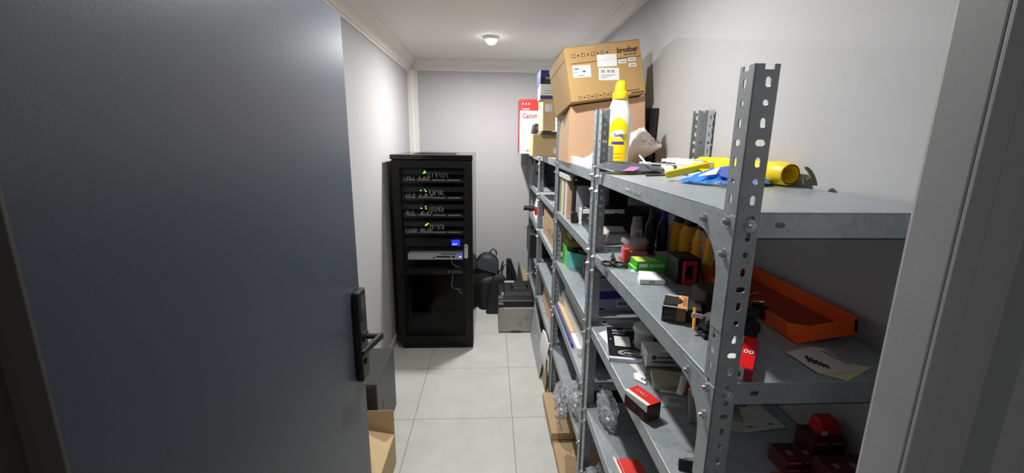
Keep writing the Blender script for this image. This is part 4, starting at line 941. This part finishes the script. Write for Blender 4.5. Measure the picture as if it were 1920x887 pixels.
# ================================================================== third shelf of the nearest unit (z .96)
Z3 = .9625
O = onz(1142, 671, Z3+.012); TRn = onz(1136, 613.5, Z3+.012); BRn = onz(1205, 677, Z3+.012)
u = BRn-O; u.z = 0; w_ = u.length; d_ = (TRn-O).length; T = frame((O.x, O.y, Z3), u, (0, 0, 1))
nb = thing('notebook', 'black covered notebook with a white panel on the third shelf down, nearest unit', 'notebook', T @ Vector((w_/2, d_/2, 0)))
MB(T).box(0, w_, 0, d_, 0, .013).build('pages', mat('pages', (214, 212, 226), .7), nb)
MB(T).box(0, w_, d_*.055, d_, .0132, .0145).build('cover', mat('cover_black', (28, 28, 30), .35), nb)
def flat(T, x0, x1, y0, y1, z, m_, parent, name): return MB(T).box(x0, x1, y0, y1, z, z+.0006).build(name, m_, parent)
flat(T, w_*.22, w_*.72, d_*.36, d_*.68, .0146, M_WPLA, nb, 'white_panel')
for k in range(5): flat(T, w_*.25, w_*.68, d_*(.41+.05*k), d_*(.414+.05*k), .0153, M_LGREY, nb, 'ruled_line')
R90 = Matrix.Rotation(-PI/2, 4, 'X')
text('Croxley', .026, M_WPLA, nb, T @ Matrix.Translation((w_*.34, d_*.13, .0150)) @ R90, 'logo', sx=.85)
oval = MB(T)
for k in range(28):
    a, b_ = 2*PI*k/28, 2*PI*(k+1)/28
    def ep(t, s): return (w_*.66+w_*.37*s*math.cos(t), d_*.165+d_*.085*s*math.sin(t), .0147)
    oval.ext([ep(a, 1), ep(b_, 1), ep(b_, .93), ep(a, .93)], (0, 0, .0006))
oval.build('logo_oval', M_WPLA, nb)
text('PRIDE', .018, M_WPLA, nb, T @ Matrix.Translation((w_*.18, d_*.84, .0150)) @ R90, 'lettering'); text('SYSTEM', .013, M_WPLA, nb, T @ Matrix.Translation((w_*.18, d_*.75, .0150)) @ R90, 'lettering')
flat(T, w_*.55, w_*.95, d_*.90, d_*.95, .0146, M_LGREY, nb, 'printed_line'); flat(T, w_*.80, w_*.98, d_*.48, d_*.60, .0146, mat('amber_print', (150, 100, 50), .5), nb, 'printed_emblem')
MB(T).cyl((w_*.10, d_*.57, .0146), (w_*.10, d_*.57, .0152), .003, n=12).build('punched_hole', M_WPLA, nb)
sheet([(1122, 625), (1136, 620), (1141, 641), (1139, 645)], Z3+.0003, M_WHITE, 'loose_paper', 'loose white paper slip poking out left of the black notebook', 'paper')
sheet([(1180, 683), (1206, 684), (1212, 700), (1200, 702)], Z3+.0003, M_WPLA, 'receipt', 'upper crinkled receipt between the notebook and the red box', 'receipt', group='receipts')
o = sheet([(1188, 700), (1206, 697), (1213, 716), (1210, 721), (1190, 711)], Z3+.0020, M_WHITE, 'receipt', 'lower white slip with bold black marks above the red box', 'receipt', group='receipts')
text('TZ', .016, M_INK, o, frame(onz(1200, 712, Z3+.0040), (.85, -.5, 0), (0, 0, 1)) @ R90, 'lettering')
# blue and white paper boxes on the end of the next unit
for k in range(2):
    t, T = carton('copy_paper_box', ('lower blue and white box with a small label, stacked behind the slotted posts', 'upper blue and white box of the stack behind the slotted posts')[k], 'box', (.436, 1.70, Z1[2]+.0005+k*.0925), (1, 0, 0), (0, 0, 1), .165, .091, .20, mat('box_pale_blue', (150, 158, 186), .5), 'copy paper boxes')
    MB(T).ext([(0, -.0007, .091), (.165, -.0007, .091), (.165, -.0007, .070), (.10, -.0007, .060), (.04, -.0007, .056), (0, -.0007, .060)], (0, .0007, 0)).build('navy_swoosh', M_BLUE, t)
    if k == 0:
        MB(T).box(.095, .145, -.0008, 0, .022, .050).build('label', M_WPLA, t); MB(T).box(.100, .138, -.0014, -.0008, .028, .045).build('printed_panel', M_MGREY, t); MB(T).box(.01, .045, -.0008, 0, .010, .017).build('printed_line', M_BLUE, t)
    else: text('Bonargan', .015, M_WPLA, t, T @ Matrix.Translation((.018, -.0008, .066)), 'lettering')
# white lidded tub, printed white box, tape pack, small cartons, red and white bag
t = thing('white_tub', 'oval white lidded tub in the shade under the scissors shelf', 'tub', (.560, 1.36, Z3))
MB().lathe([(.001, 0), (.050, 0), (.055, .01), (.058, .075), (.001, .075)], (.560, 1.36, Z3), 32, 1.1, .8).build('tub', M_LGREY, t, smooth=True)
MB().lathe([(.001, .076), (.062, .076), (.064, .080), (.062, .090), (.05, .094), (.001, .094)], (.560, 1.36, Z3), 32, 1.1, .8).build('lid', M_WPLA, t, smooth=True)
MB().box(.545, .592, 1.3115, 1.3135, Z3+.045, Z3+.068).build('green_label', mat('dull_green', (50, 92, 74), .6), t)
t, T = carton('printed_white_box', 'white printed box with a green emblem in front of the oval tub', 'box', (.495, 1.235, Z3+.0005), (1, -.10, 0), (0, 0, 1), .105, .060, .075, M_WPLA)
MB(T).cyl((.024, -.0007, .040), (.024, .0, .040), .008, n=16).build('green_emblem', mat('dull_green', (50, 92, 74), .6), t)
MB(T).box(.036, .085, -.0008, 0, .038, .043).build('printed_line', M_MGREY, t); MB(T).box(.018, .088, -.0008, 0, .023, .028).build('printed_line', M_DGREY, t); MB(T).box(.0, .1, -.0008, 0, .004, .010).build('blue_band', mat('dull_blue', (80, 96, 130), .6), t)
t, T = carton('kraft_slab', 'flat beige carton lying behind the red box, under the printed white box', 'box', (.475, 1.115, Z3+.0005), (1, -.25, 0), (0, 0, 1), .12, .022, .085, mat('beige', (176, 168, 146), .7))
t = thing('blister_pack', 'clear blister pack with a silver backing behind the red printed box', 'packet', (.50, 1.06, Z3))
T = rotz((.468, 1.035, Z3+.0004), -.35); MB(T).box(0, .085, 0, .06, 0, .0012).build('backing', M_LGREY, t); MB(T).grid(lambda a, b: (.004+.075*a, .004+.05*b, .003+.014*math.sin(PI*a)**.4*math.sin(PI*b)**.4), 12, 8).build('blister', F_CLEAR, t, smooth=True)
MB(T).box(-.005, .05, .062, .067, .008, .012).build('white_strip', M_WPLA, t)
MB(T).cyl((.02, .03, .004), (.055, .034, .005), .006, n=10).build('contents', M_BLACK, t, smooth=True)
t, T = carton('grey_slab_box', 'flat pale grey carton under the red and white bag near the front post', 'box', (.512, .965, Z3+.0005), (1, -.42, 0), (0, 0, 1), .125, .030, .10, mat('pale_grey_card', (150, 150, 146), .6))
text('HOOK', .015, M_MGREY, t, T @ Matrix.Translation((.04, -.0006, .009)), 'lettering')
t = thing('red_white_bag', 'rumpled cream bag with a red and white band on the flat grey carton', 'bag', (.575, 1.0, Z3+.034))
MB().blob((.580, 1.005, Z3+.075), .060, .045, .045, .30, 1.5, 4, Z3+.0335, 9).build('bag', mat('cream_bag', (206, 200, 178), .6), t, smooth=True)
for (a, b_, m_, nm) in (((1283, 706), (1274, 738), M_WPLA, 'white_band'), ((1296, 706), (1283, 728), mat('band_red', (196, 34, 36), .5), 'red_band'), ((1296, 706), (1312, 712), mat('band_red', (196, 34, 36), .5), 'red_band')):
    p, q = ony(*a, .952), ony(*b_, .948); MB().tube([p, p.lerp(q, .5)+Vector((0, -.003, 0)), q], .0085, 8).build(nm, m_, t, smooth=True)
# red printed box at the shelf edge
F1, F2, F3 = onz(1172, 760, Z3), onz(1212, 795, Z3), onz(1238, 785, Z3); u = F3-F2; v_ = F1-F2; w_ = u.length; d_ = v_.length; T = frame(F2, u, (0, 0, 1)); h_ = .050
sk = v_.dot(Vector((T[0][1], T[1][1], T[2][1]))); 
rb = thing('red_box', 'red and black printed box overhanging the shelf edge, third shelf down', 'box', T @ Vector((w_/2, d_/2, 0)))
MB(T).box(0, w_, 0, d_, .0004, h_).build('carton', mat('maroon', (70, 16, 20), .45), rb, bevel=.004)
MB(T).box(.001, w_-.001, .001, d_-.001, h_, h_+.0006).build('red_top', M_RED, rb)
MB(T).hexa([(-.0007, .002, h_*.62), (0, .002, h_*.62), (0, d_-.002, h_*.80), (-.0007, d_-.002, h_*.80), (-.0007, .002, h_*.96), (0, .002, h_*.96), (0, d_-.002, h_), (-.0007, d_-.002, h_)]).build('white_flap', M_WHITE, rb)
MB(T).box(.0, w_*.22, .003, d_-.002, h_, h_+.0012).build('white_flap', M_WHITE, rb)
text('DELI', .016, mat('peach', (236, 150, 120), .5), rb, T @ Matrix.Translation((w_*.45, d_*.80, h_+.0016)) @ R90 @ Matrix.Rotation(-PI/2, 4, 'Y') @ Matrix.Rotation(PI, 4, 'Y'), 'lettering', sx=1.2)
MB(T).box(-.0007, 0, d_*.10, d_*.25, .006, h_*.5).build('grey_panel', M_DGREY, rb); MB(T).box(-.0007, 0, d_*.45, d_*.60, .012, h_*.5).build('grey_panel', M_DGREY, rb)
# binder clip
bc = thing('binder_clip', 'black binder clip with silver wire arms beside the front post', 'clip', (.44, .815, Z3))
p = onz(1290, 882, Z3); T = rotz((p.x-.022, p.y, Z3+.0003), -.30)
MB(T).ext([(0, 0, 0), (0, .020, 0), (0, .013, .022), (0, .007, .022)], (.046, 0, 0)).build('clamp', M_BLACK, bc, bevel=.001)
for s in (0, 1):
    MB(T).tube([(.014, .008+.006*s, .021), (.010, .006+.014*s, .027), (.016, .002+.022*s, .034), (.028, .002+.022*s, .034), (.036, .006+.014*s, .027), (.032, .008+.006*s, .021)], .0011, 6).build('wire_arm', M_ZINC, bc, smooth=True)
# pierced white plate
P = [onz(1371, 793, Z3+.002), onz(1392, 812, Z3+.002), onz(1475, 802, Z3+.002), onz(1440, 770, Z3+.002)]
u = P[2]-P[1]; v_ = P[0]-P[1]; q = MB(); n_ = Vector((0, 0, 1)); un = u.normalized(); vn = (v_-un*v_.dot(un)).normalized()
perf(q, P[1], un, vn, n_, u.length, .085, [(u.length*.27, .018, .009, .005), (u.length*.76, .018, .009, .005)], .0015)
for k in range(2): perf(q, P[1]+vn*(.085+.0), un, vn, n_, u.length, .03, [(u.length*.30, .015, .010, .007), (u.length*.62, .015, .010, .007)], .0015) if k == 0 else None
tag(q.build('pierced_plate', mat('plate_grey', (205, 207, 202), .5)), 'thin pale plate with cut-out holes lying on the third shelf left of the red boxes', 'plate')
# small dark red boxes
rbx = None; places = []
def rlab(s): return s
for (x, y, z, lab) in ((.640, .775, 0, 'lower'), (.677, .775, 0, ''), (.640, .775, .019, 'dark red box at the left end of the row, topmost there'), (.677, .775, .019, 'x'),
                       (.716, .800, 0, ''), (.753, .800, 0, ''), (.716, .800, .0335, ''), (.753, .800, .0335, ''),
                       (.682, .700, 0, ''), (.719, .700, 0, ''), (.756, .700, 0, ''), (.682, .700, .0335, ''), (.719, .700, .0335, ''), (.756, .700, .0335, '')):
    places.append((x, y, z, lab))
LABS = ['dark red box in the left pile by the wall shelf, lower left', 'dark red box in the left pile, lower right', 'dark red box topmost left of the left pile', 'dark red box topmost right of the left pile',
        'dark red box in the back pile, bottom left', 'dark red box in the back pile, bottom right beside the wall', 'dark red box on top of the back pile, left one', 'dark red box on top of the back pile, under the red pouch',
        'dark red box in the front pile, bottom left', 'dark red box in the front pile, bottom middle', 'dark red box in the front pile, bottom right', 'dark red box on top of the front pile, left', 'dark red box on top of the front pile, middle', 'dark red box on top of the front pile, right by the wall']
for i, (x, y, z, l) in enumerate(places):
    hh = .0185 if i in (0, 1, 2, 3) else .0330
    key = 'a' if i < 4 else 'b'
    if key not in globals().setdefault('RBX', {}):
        t = thing('cartridge_box', LABS[i], 'box', (x+.018, y+.03, Z3+z+.0003), 'dark red boxes under the nearest shelf')
        MB().box(x, x+.0355, y, y+.060, Z3+z+.0003, Z3+z+hh).build('carton', mat('dark_crimson', (92, 20, 28), .5), t, bevel=.001)
        MB().box(x+.003, x+.032, y-.0006, y, Z3+z+hh*.70, Z3+z+hh*.92).build('pale_band', mat('dusty_label', (150, 112, 108), .6), t)
        MB().box(x+.018, x+.030, y+.02, y+.034, Z3+z+hh, Z3+z+hh+.0005).build('pale_mark', mat('dusty_label', (150, 112, 108), .6), t)
        MB().box(x+.001, x+.0345, y+.036, y+.058, Z3+z+hh, Z3+z+hh+.0004).build('dark_patch', mat('maroon', (70, 16, 20), .45), t)
        RBX[key] = (t, Vector((x, y, z)))
    else:
        t0, p0 = RBX[key]; dup(t0, Vector((x, y, z))-p0, LABS[i])
t = thing('red_pouch', 'rounded bright red pouch sitting on the back pile of dark red boxes', 'pouch', (.76, .835, Z3+.067))
MB().hexa([(.735, .812, Z3+.0668), (.790, .812, Z3+.0668), (.790, .858, Z3+.0668), (.735, .858, Z3+.0668), (.740, .818, Z3+.105), (.782, .818, Z3+.105), (.782, .852, Z3+.105), (.740, .852, Z3+.105)]).build('pouch_body', M_RED, t, bevel=.008, seg=3)
MB().box(.740, .752, .811, .8125, Z3+.072, Z3+.084).build('white_mark', M_WPLA, t)
tag(MB().box(.600, .630, .745, .770, Z3, Z3+.018).build('orange_box', mat('rust_box', (170, 60, 40), .6), bevel=.001), 'small rust-red box standing alone before the red box piles', 'box')

# ================================================================== lower shelves of the nearest unit
Z4 = Z0[3]+.0005
T = rotz((.425, 1.02, Z4), .06)
t = thing('red_packet', 'glossy red packet with a white edge on the lowest visible shelf', 'packet', T @ Vector((.045, .1, 0)))
MB(T).hexa([(0, 0, .0), (.088, 0, 0), (.085, .205, 0), (.004, .205, 0), (0, 0, .046), (.088, 0, .040), (.080, .200, .034), (.006, .203, .044)]).build('packet', mat('coral_red', (230, 70, 66), .4), t, bevel=.004)
MB(T).box(-.008, -.001, 0, .205, .006, .046).build('white_edge', M_WHITE, t)
T = rotz((.388, .96, Z4), .06)
t = thing('red_packet', 'smaller red packet with a wide white edge, left of the glossy one', 'packet', T @ Vector((.01, .1, 0)))
MB(T).box(.014, .030, 0, .20, 0, .030).build('packet', mat('coral_red', (230, 70, 66), .4), t, bevel=.003); MB(T).box(0, .0135, 0, .205, .0, .034).build('white_edge', M_WHITE, t)
def film_blob(name, c, r, label, seed, sub=4, zmin=None, amp=.20, fr=3.2):
    q = MB().blob(c, *r, amp, fr, sub, zmin, seed); return tag(q.build(name, F_CLEAR, smooth=False), label, 'plastic wrap')
film_blob('plastic_wrap', (.452, 1.475, Z4+.060), (.035, .085, .058), 'crumpled clear plastic wrap on the lower shelf behind the red box', 3, zmin=Z4)
patch([(.44, 1.36, Z4+.002), (.47, 1.42, Z4+.01), (.47, 1.52, Z4+.02)], [(.40, 1.40, Z4+.03), (.42, 1.48, Z4+.09), (.41, 1.57, Z4+.12)], 20, 10, .0, .02, 40, 8)
film_blob('plastic_wrap', (.425, 1.85, Z1[4]+.075), (.045, .12, .075), 'puffy clear plastic wrap hanging by the lower posts above the flat cardboard', 11, zmin=Z1[4]-.03, amp=.24, fr=3.4)
film_blob('plastic_wrap', (.375, 2.05, Z1[4]-.06), (.035, .10, .085), 'thin clear plastic wrap drooping over the flattened brown cartons', 23, zmin=.09, amp=.24, fr=3.4)
# clear bag on the lowest shelf, near
tag(MB().grid(lambda a, b: Vector((.40+.18*a, 1.15+.42*b, Z0[4]+.010+.05*abs(noise.noise(Vector((a*4, b*7, 2)))))), 22, 30).build('plastic_bag', film('frost_film', opac=.4), smooth=False), 'frosted plastic bag spread on the lowest shelf by the posts', 'bag')
tag(MB().box(.40, .60, 1.15, 1.55, Z0[4]+.0005, Z0[4]+.009).build('grey_binder', M_MGREY, bevel=.002), 'flat grey binder under the frosted plastic bag', 'binder')

# ================================================================== second unit, shelf under the cartons (z 1.267)
Z5 = Z1[1]+.0005
cols = [mat('file_green', (150, 176, 120), .6), M_WPLA, mat('file_cream', (222, 214, 190), .6), mat('file_brown', (150, 112, 84), .6), M_WHITE, mat('file_tan', (196, 160, 126), .6)]
names = ['green', 'white', 'cream', 'brown', 'bright white', 'tan']
for i in range(6):
    y0 = 2.50-.043*i
    o = MB().box(.402+.002*(i % 2), .60, y0-.022, y0, Z5, Z5+.205-.004*(i % 3)).build('document_file', cols[i], bevel=.002)
    tag(o, '%s upright document file, %s in the row under the white tray' % (names[i], ('farthest', 'second', 'third', 'fourth', 'fifth', 'nearest')[i]), 'file', 'upright files')
t = thing('white_tray', 'white upturned tray resting on the upright document files', 'tray', (.46, 2.36, Z5+.206))
q = MB(); q.box(.395, .60, 2.215, 2.515, Z5+.228, Z5+.231); q.box(.395, .398, 2.215, 2.515, Z5+.2065, Z5+.228); q.box(.398, .60, 2.215, 2.218, Z5+.2065, Z5+.228); q.build('tray', M_WPLA, t, bevel=.001)
lf = thing('ring_binder', 'grey ring binder with a lined page facing the doorway, beside the upright files', 'binder', (.50, 2.18, Z5))
MB().hexa([(.415, 2.165, Z5), (.70, 2.165, Z5), (.70, 2.205, Z5), (.415, 2.205, Z5), (.415, 2.165, Z5+.230), (.70, 2.165, Z5+.230), (.70, 2.205, Z5+.230), (.415, 2.205, Z5+.230)]).build('cover', M_BLACKM, lf, bevel=.003)
pg = MB().box(.432, .60, 2.162, 2.165, Z5+.01, Z5+.185).build('page', mat('page_grey', (168, 168, 176), .7), lf)
for k in range(11): MB().box(.462, .595, 2.1612, 2.162, Z5+.03+.013*k, Z5+.0312+.013*k).build('ruled_line', M_MGREY, pg)
MB().cyl((.427, 2.160, Z5+.215), (.427, 2.165, Z5+.215), .005, n=12).build('rivet', M_WPLA, lf)
tag(MB().box(.405, .435, 2.125, 2.155, Z5, Z5+.055).build('black_adapter', M_BLACK, bevel=.003), 'small black adapter block between the ring binder and white card', 'adapter')
t, T = carton('white_card_box', 'white printed card box standing before the ring binder', 'box', (.438, 2.09, Z5), (1, -.05, 0), (0, 0, 1), .070, .082, .03, M_WHITE)
MB(T).box(.010, .055, -.0007, 0, .066, .070).build('printed_line', M_MGREY, t); text('Z5', .018, M_INK, t, T @ Matrix.Translation((.008, -.0006, .040)), 'lettering'); text('Do', .015, M_INK, t, T @ Matrix.Translation((.008, -.0006, .020)), 'lettering')
t = thing('black_printer', 'wide black printer with a pale strip, behind the slotted posts', 'printer', (.62, 1.93, Z5))
MB().box(.445, .785, 1.88, 2.08, Z5, Z5+.100).build('body', M_BLACK, t, bevel=.010, seg=3)
MB().box(.440, .47, 1.868, 1.95, Z5+.004, Z5+.066).build('feed_roller', M_BLACK, t, bevel=.008, seg=3)
a, b_ = ony(1093, 400.5, 1.868), ony(1171, 393, 1.868); MB().box(a.x, b_.x, 1.866, 1.872, a.z, b_.z).build('pale_strip', M_WPLA, t, bevel=.001); MB().box(b_.x-.012, b_.x-.008, 1.865, 1.866, a.z+.006, a.z+.010).build('screw_hole', M_INK, t)
MB().box(b_.x-.045, b_.x-.028, 1.8648, 1.866, a.z, a.z+.004).build('notch', M_INK, t)
t, T = carton('brown_cylinder_box', 'small tan box with a white lid beside the grey terminal', 'box', (.437, 1.70, Z5), (1, 0, 0), (0, 0, 1), .030, .035, .05, M_CARD3)
t = thing('grey_terminal', 'light grey plastic terminal with a slanted top near the round tub', 'terminal', (.50, 1.70, Z5))
MB().hexa([(.462, 1.675, Z5), (.560, 1.675, Z5), (.560, 1.78, Z5), (.462, 1.78, Z5), (.470, 1.685, Z5+.032), (.560, 1.685, Z5+.032), (.560, 1.78, Z5+.055), (.470, 1.78, Z5+.055)]).build('housing', M_LGREY, t, bevel=.004)
MB().box(.480, .555, 1.7, 1.70+.001, Z5+.036, Z5+.046).build('screen', M_MGREY, t)

# second unit, z .965
Z6 = Z1[2]+.0005
tag(MB().box(.470, .76, 2.38, 2.51, Z6, Z6+.115).build('file_box', mat('folder_dark', (40, 20, 22), .6), bevel=.003), 'black and wine-red file box under the olive folders in the middle unit', 'file box')
tag(MB().box(.440, .72, 2.37, 2.51, Z6+.116, Z6+.150).build('olive_folder', mat('olive_file', (128, 122, 58), .65), bevel=.003), 'olive folder lying on the file box, lower of two', 'folder', 'olive folders')
tag(MB().box(.455, .74, 2.38, 2.51, Z6+.1505, Z6+.185).build('olive_folder', mat('olive_file2', (140, 132, 84), .65), bevel=.003), 'paler olive folder topmost on the file box', 'folder', 'olive folders')
MG = mat('bright_green', (110, 214, 50), .5)
gf = MB(); gf.hexa([(.432, 2.375, Z6), (.464, 2.375, Z6), (.464, 2.50, Z6), (.432, 2.50, Z6), (.428, 2.44, Z6+.108), (.436, 2.40, Z6+.108), (.44, 2.50, Z6+.108), (.430, 2.50, Z6+.108)])
tag(gf.build('green_folder', MG), 'bright green folder standing at the shelf edge behind the teal card', 'folder')
P = [(x, 2.345, z) for x, z in ((.438, Z6), (.56, Z6), (.565, Z6+.055), (.545, Z6+.072), (.432, Z6+.095), (.425, Z6+.05))]
tag(MB().ext(P, (0, .012, 0)).build('teal_card', mat('teal_card', (110, 206, 190), .6)), 'folded teal card on the middle shelf in front of the dark file box', 'card')
P = [(x, 2.20, z) for x, z in ((.50, Z6), (.60, Z6), (.62, Z6+.14), (.545, Z6+.145), (.495, Z6+.09))]
tag(MB().ext(P, (0, .02, 0)).build('pink_card', mat('rose_card', (176, 90, 90), .6)), 'rose coloured card standing right of the teal card', 'card')
tag(MB().box(.50, .545, 2.372, 2.378, Z6+.075, Z6+.098).build('grey_label', M_MGREY), 'small grey label on the front of the dark file box', 'label')

# second unit, z .672 : boards and envelopes lying along the shelf
Z7 = Z1[3]+.0005
p, q_ = onx(1050, 550, .470), onx(1092, 640, .470)
m = MB(); m.hexa([(.4345, 1.74, Z7), (.447, 1.74, Z7), (.447, 2.50, Z7), (.4345, 2.50, Z7), (.436, 1.74, Z7+.085), (.448, 1.74, Z7+.085), (.448, 2.50, Z7+.10), (.436, 2.50, Z7+.10)])
tag(m.build('white_frame_board', M_WPLA, bevel=.001), 'long white framed board on edge, fifth level of the middle unit, outer one', 'board', 'white framed boards')
m = MB(); m.hexa([(.452, 1.76, Z7), (.460, 1.76, Z7), (.460, 2.50, Z7), (.452, 2.50, Z7), (.456, 1.76, Z7+.125), (.464, 1.76, Z7+.125), (.464, 2.50, Z7+.14), (.456, 2.50, Z7+.14)])
tag(m.build('white_frame_board', mat('board_grey', (196, 196, 196), .4), bevel=.001), 'long white framed board on edge, taller one nearer the wall', 'board', 'white framed boards')
tag(MB().box(.408, .433, 2.05, 2.49, Z7, Z7+.040).build('manila_envelope', M_CARD3, bevel=.004), 'tan manila envelope bundle at the far end beside the white boards', 'envelope')
tag(MB().box(.410, .433, 1.87, 2.045, Z7, Z7+.038).build('white_envelope', M_WHITE, bevel=.003), 'white envelope bundle at the near end beside the white boards', 'envelope')
tag(MB().box(.398, .4065, 1.95, 2.50, Z7, Z7+.022).build('blue_file', mat('blue_file', (60, 76, 150), .5), bevel=.001), 'thin blue file lying at the shelf edge before the envelopes', 'file')
tag(MB().box(.52, .75, 1.75, 2.45, Z7, Z7+.18).build('dark_crate', M_DGREY, bevel=.004), 'dark grey crate behind the white framed boards', 'crate')
Z8 = Z1[4]+.0005
t = thing('black_sack', 'soft black sack on the low shelf of the middle unit above the plastic wrap', 'sack', (.60, 2.1, Z8))
MB().blob((.60, 2.08, Z8+.09), .15, .32, .10, .2, 1.6, 4, Z8, 6, sharp=False).build('sack', M_BLACKM, t, smooth=True)

# third unit
t = thing('desk_phone', 'dark desk phone with a sloping grey face, third unit, upper shelf', 'phone', (.52, 2.86, Z5))
MB().hexa([(.44, 2.78, Z5), (.62, 2.78, Z5), (.62, 3.05, Z5), (.44, 3.05, Z5), (.47, 2.80, Z5+.075), (.62, 2.80, Z5+.12), (.62, 2.95, Z5+.15), (.455, 3.0, Z5+.03)]).build('body', M_DGREY, t, bevel=.006)
MB().tube([(.43, 2.74, Z5+.012), (.50, 2.735, Z5+.02), (.58, 2.74, Z5+.012)], .010, 10).build('handset', M_BLACK, t, smooth=True)
tag(MB().tube([(.43, 2.70, Z5+.004), (.46, 2.66, Z5+.004), (.44, 2.62, Z5+.005), (.50, 2.64, Z5+.004), (.48, 2.70, Z5+.004), (.395, 2.60, Z5+.004), (.383, 2.585, Z5-.01), (.380, 2.575, Z5-.06)], .0022, 6).build('cable', M_BLACK, smooth=True), 'thin black cable trailing over the edge of the upper shelf', 'cable')
tag(MB().box(.47, .56, 2.63, 2.70, Z5, Z5+.003).build('clear_sleeve', M_LGREY), 'pale flat sleeve under the thin black cable', 'sleeve')
t, T = carton('brown_carton', 'open brown carton on the middle shelf of the third unit', 'box', (.415, 2.78, Z6), (1, 0, 0), (0, 0, 1), .25, .19, .55, M_CARD)
MB().ext([(.4146, 2.80, Z6+.05), (.4146, 3.0, Z6+.05), (.400, 2.98, Z6+.11), (.400, 2.82, Z6+.13)], (.002, 0, 0)).build('flap', M_CARD3, t)
tag(MB().ext([(.425, 2.66, Z8), (.425, 3.35, Z8), (.440, 3.35, Z8+.24), (.440, 2.80, Z8+.25)], (.008, 0, 0)).build('brown_board', M_CARD2), 'brown board standing on the low shelf of the third unit', 'board')
tag(MB().box(.52, .78, 2.70, 3.40, Z8, Z8+.20).build('black_crate', M_BLACKM, bevel=.004), 'black crate on the low shelf behind the brown board', 'crate')
m = MB(); m.grid(lambda a, b: Vector((.386-.018*math.sin(PI*a)-.01*b, 2.62+.26*b+.02*a, .34-.30*a+.03*math.sin(b*3))), 14, 10)
tag(m.build('paper_sheet', M_WHITE, smooth=True, solid=.001), 'white paper sheet curling over the low shelf edge of the third unit', 'paper')
tag(MB().ext([(.345, 3.50, .0), (.345, 2.80, .0), (.378, 2.80, .20), (.378, 3.50, .30)], (.004, 0, 0)).build('grey_panel_sheet', mat('sheet_grey', (165, 169, 173), .4)), 'grey metal sheet leaning against the foot of the third unit', 'sheet')
tag(MB().ext([(.372, 2.62, .0), (.372, 2.78, .0), (.382, 2.78, .22), (.382, 2.64, .22)], (-.005, 0, 0)).build('brown_strip', M_CARD), 'narrow brown cardboard strip at the foot of the posts below the paper', 'cardboard')
# fourth unit
Z9 = 1.2555
spk = thing('desk_speaker', 'dark desk speaker, lower one in the far unit', 'speaker', (.46, 4.02, Z9), 'stacked speakers')
MB().box(.405, .52, 3.96, 4.12, Z9, Z9+.125).build('cabinet', M_BLACK, spk, bevel=.004); MB().box(.412, .455, 3.957, 3.96, Z9+.015, Z9+.11).build('grille', M_DGREY, spk)
dup(spk, (-.005, .01, .126), 'dark desk speaker on top of the other one in the far unit')
MB
t = thing('grey_plug_box', 'small light grey box on the far unit shelf right of the speakers', 'box', (.42, 3.75, Z9)); MB().box(.405, .44, 3.72, 3.78, Z9, Z9+.055).build('housing', M_MGREY, t, bevel=.003)
Z10 = .9555
t = thing('red_white_bottle', 'red and white bottle lying slanted in the far unit', 'bottle', (.46, 3.85, Z10))
MB().lathe([(.001, 0), (.034, 0), (.036, .004), (.036, .075), (.001, .075)], (.425, 3.80, Z10+.07), 20).build('red_base', M_RED, t, smooth=True)
MB().lathe([(.001, .075), (.036, .075), (.030, .12), (.008, .20), (.001, .20)], (.425, 3.80, Z10+.07), 20).build('white_cone', M_WPLA, t, smooth=True)
tag(MB().box(.39, .60, 3.70, 4.02, Z10, Z10+.0695).build('folded_cloth', M_WHITE, bevel=.015, seg=3), 'folded white cloth with a green edge under the red and white bottle', 'cloth')
tag(MB().cyl((.30, 3.92, Z10+.115), (.42, 3.92, Z10+.105), .022, n=16).build('black_grip', M_BLACK, smooth=True), 'black grip sticking out of the far unit beside the red bottle', 'tool')
t = thing('black_toolbox', 'black toolbox on the lower shelf of the far unit', 'toolbox', (.5, 4.0, .6205))
MB().box(.355, .60, 3.80, 4.20, .6205, .85).build('case', M_BLACK, t, bevel=.012, seg=3); MB().tube([(.40, 3.9, .85), (.40, 3.93, .885), (.40, 4.07, .885), (.40, 4.1, .85)], .008, 8).build('carry_handle', M_BLACKM, t, smooth=True)
# black side panel of the far unit's top bay
tag(MB().ext([(.385, 4.13, Z9), (.385, 4.13, 1.50), (.36, 4.38, 1.50), (.36, 4.38, 1.33), (.385, 4.38, Z9)], (.02, 0, 0)).build('dark_screen', M_DGREY), 'dark screen seen edge-on behind the two stacked speakers', 'screen')
# flattened cartons on the floor
for k, (x0, x1, y0, y1, z, h, lab) in enumerate(((.345, .76, 1.68, 2.22, .0005, .035, 'flattened brown carton on the floor, nearer one, its end showing'), (.336, .76, 2.10, 2.513, .036, .040, 'flattened brown carton farther under the shelving, tape mark on top'))):
    t = thing('flattened_carton', lab, 'cardboard', ((x0+x1)/2, (y0+y1)/2, z), 'flattened cartons under the shelving')
    MB().hexa([(x0, y0, z), (x1, y0, z), (x1, y1, z), (x0, y1, z), (x0+.004, y0+.003, z+h), (x1, y0+.003, z+h), (x1, y1, z+h*.9), (x0+.002, y1, z+h*.9)]).build('carton', M_CARD, t, bevel=.002)
    if k: MB().box(x0+.045, x0+.105, y0+.13, y0+.16, z+h, z+h+.001).build('printed_mark', mat('faint_mark', (120, 104, 84), .7), t); MB().box(x0+.06, x0+.066, y0+.02, y0+.13, z+h, z+h+.001).build('printed_mark', mat('faint_mark', (120, 104, 84), .7), t)
tag(MB().box(.435, .60, 1.645, 1.676, .0005, .05).build('terracotta_box', mat('terracotta', (150, 74, 44), .7), bevel=.002), 'terracotta coloured box end on the floor before the flattened cartons', 'box')
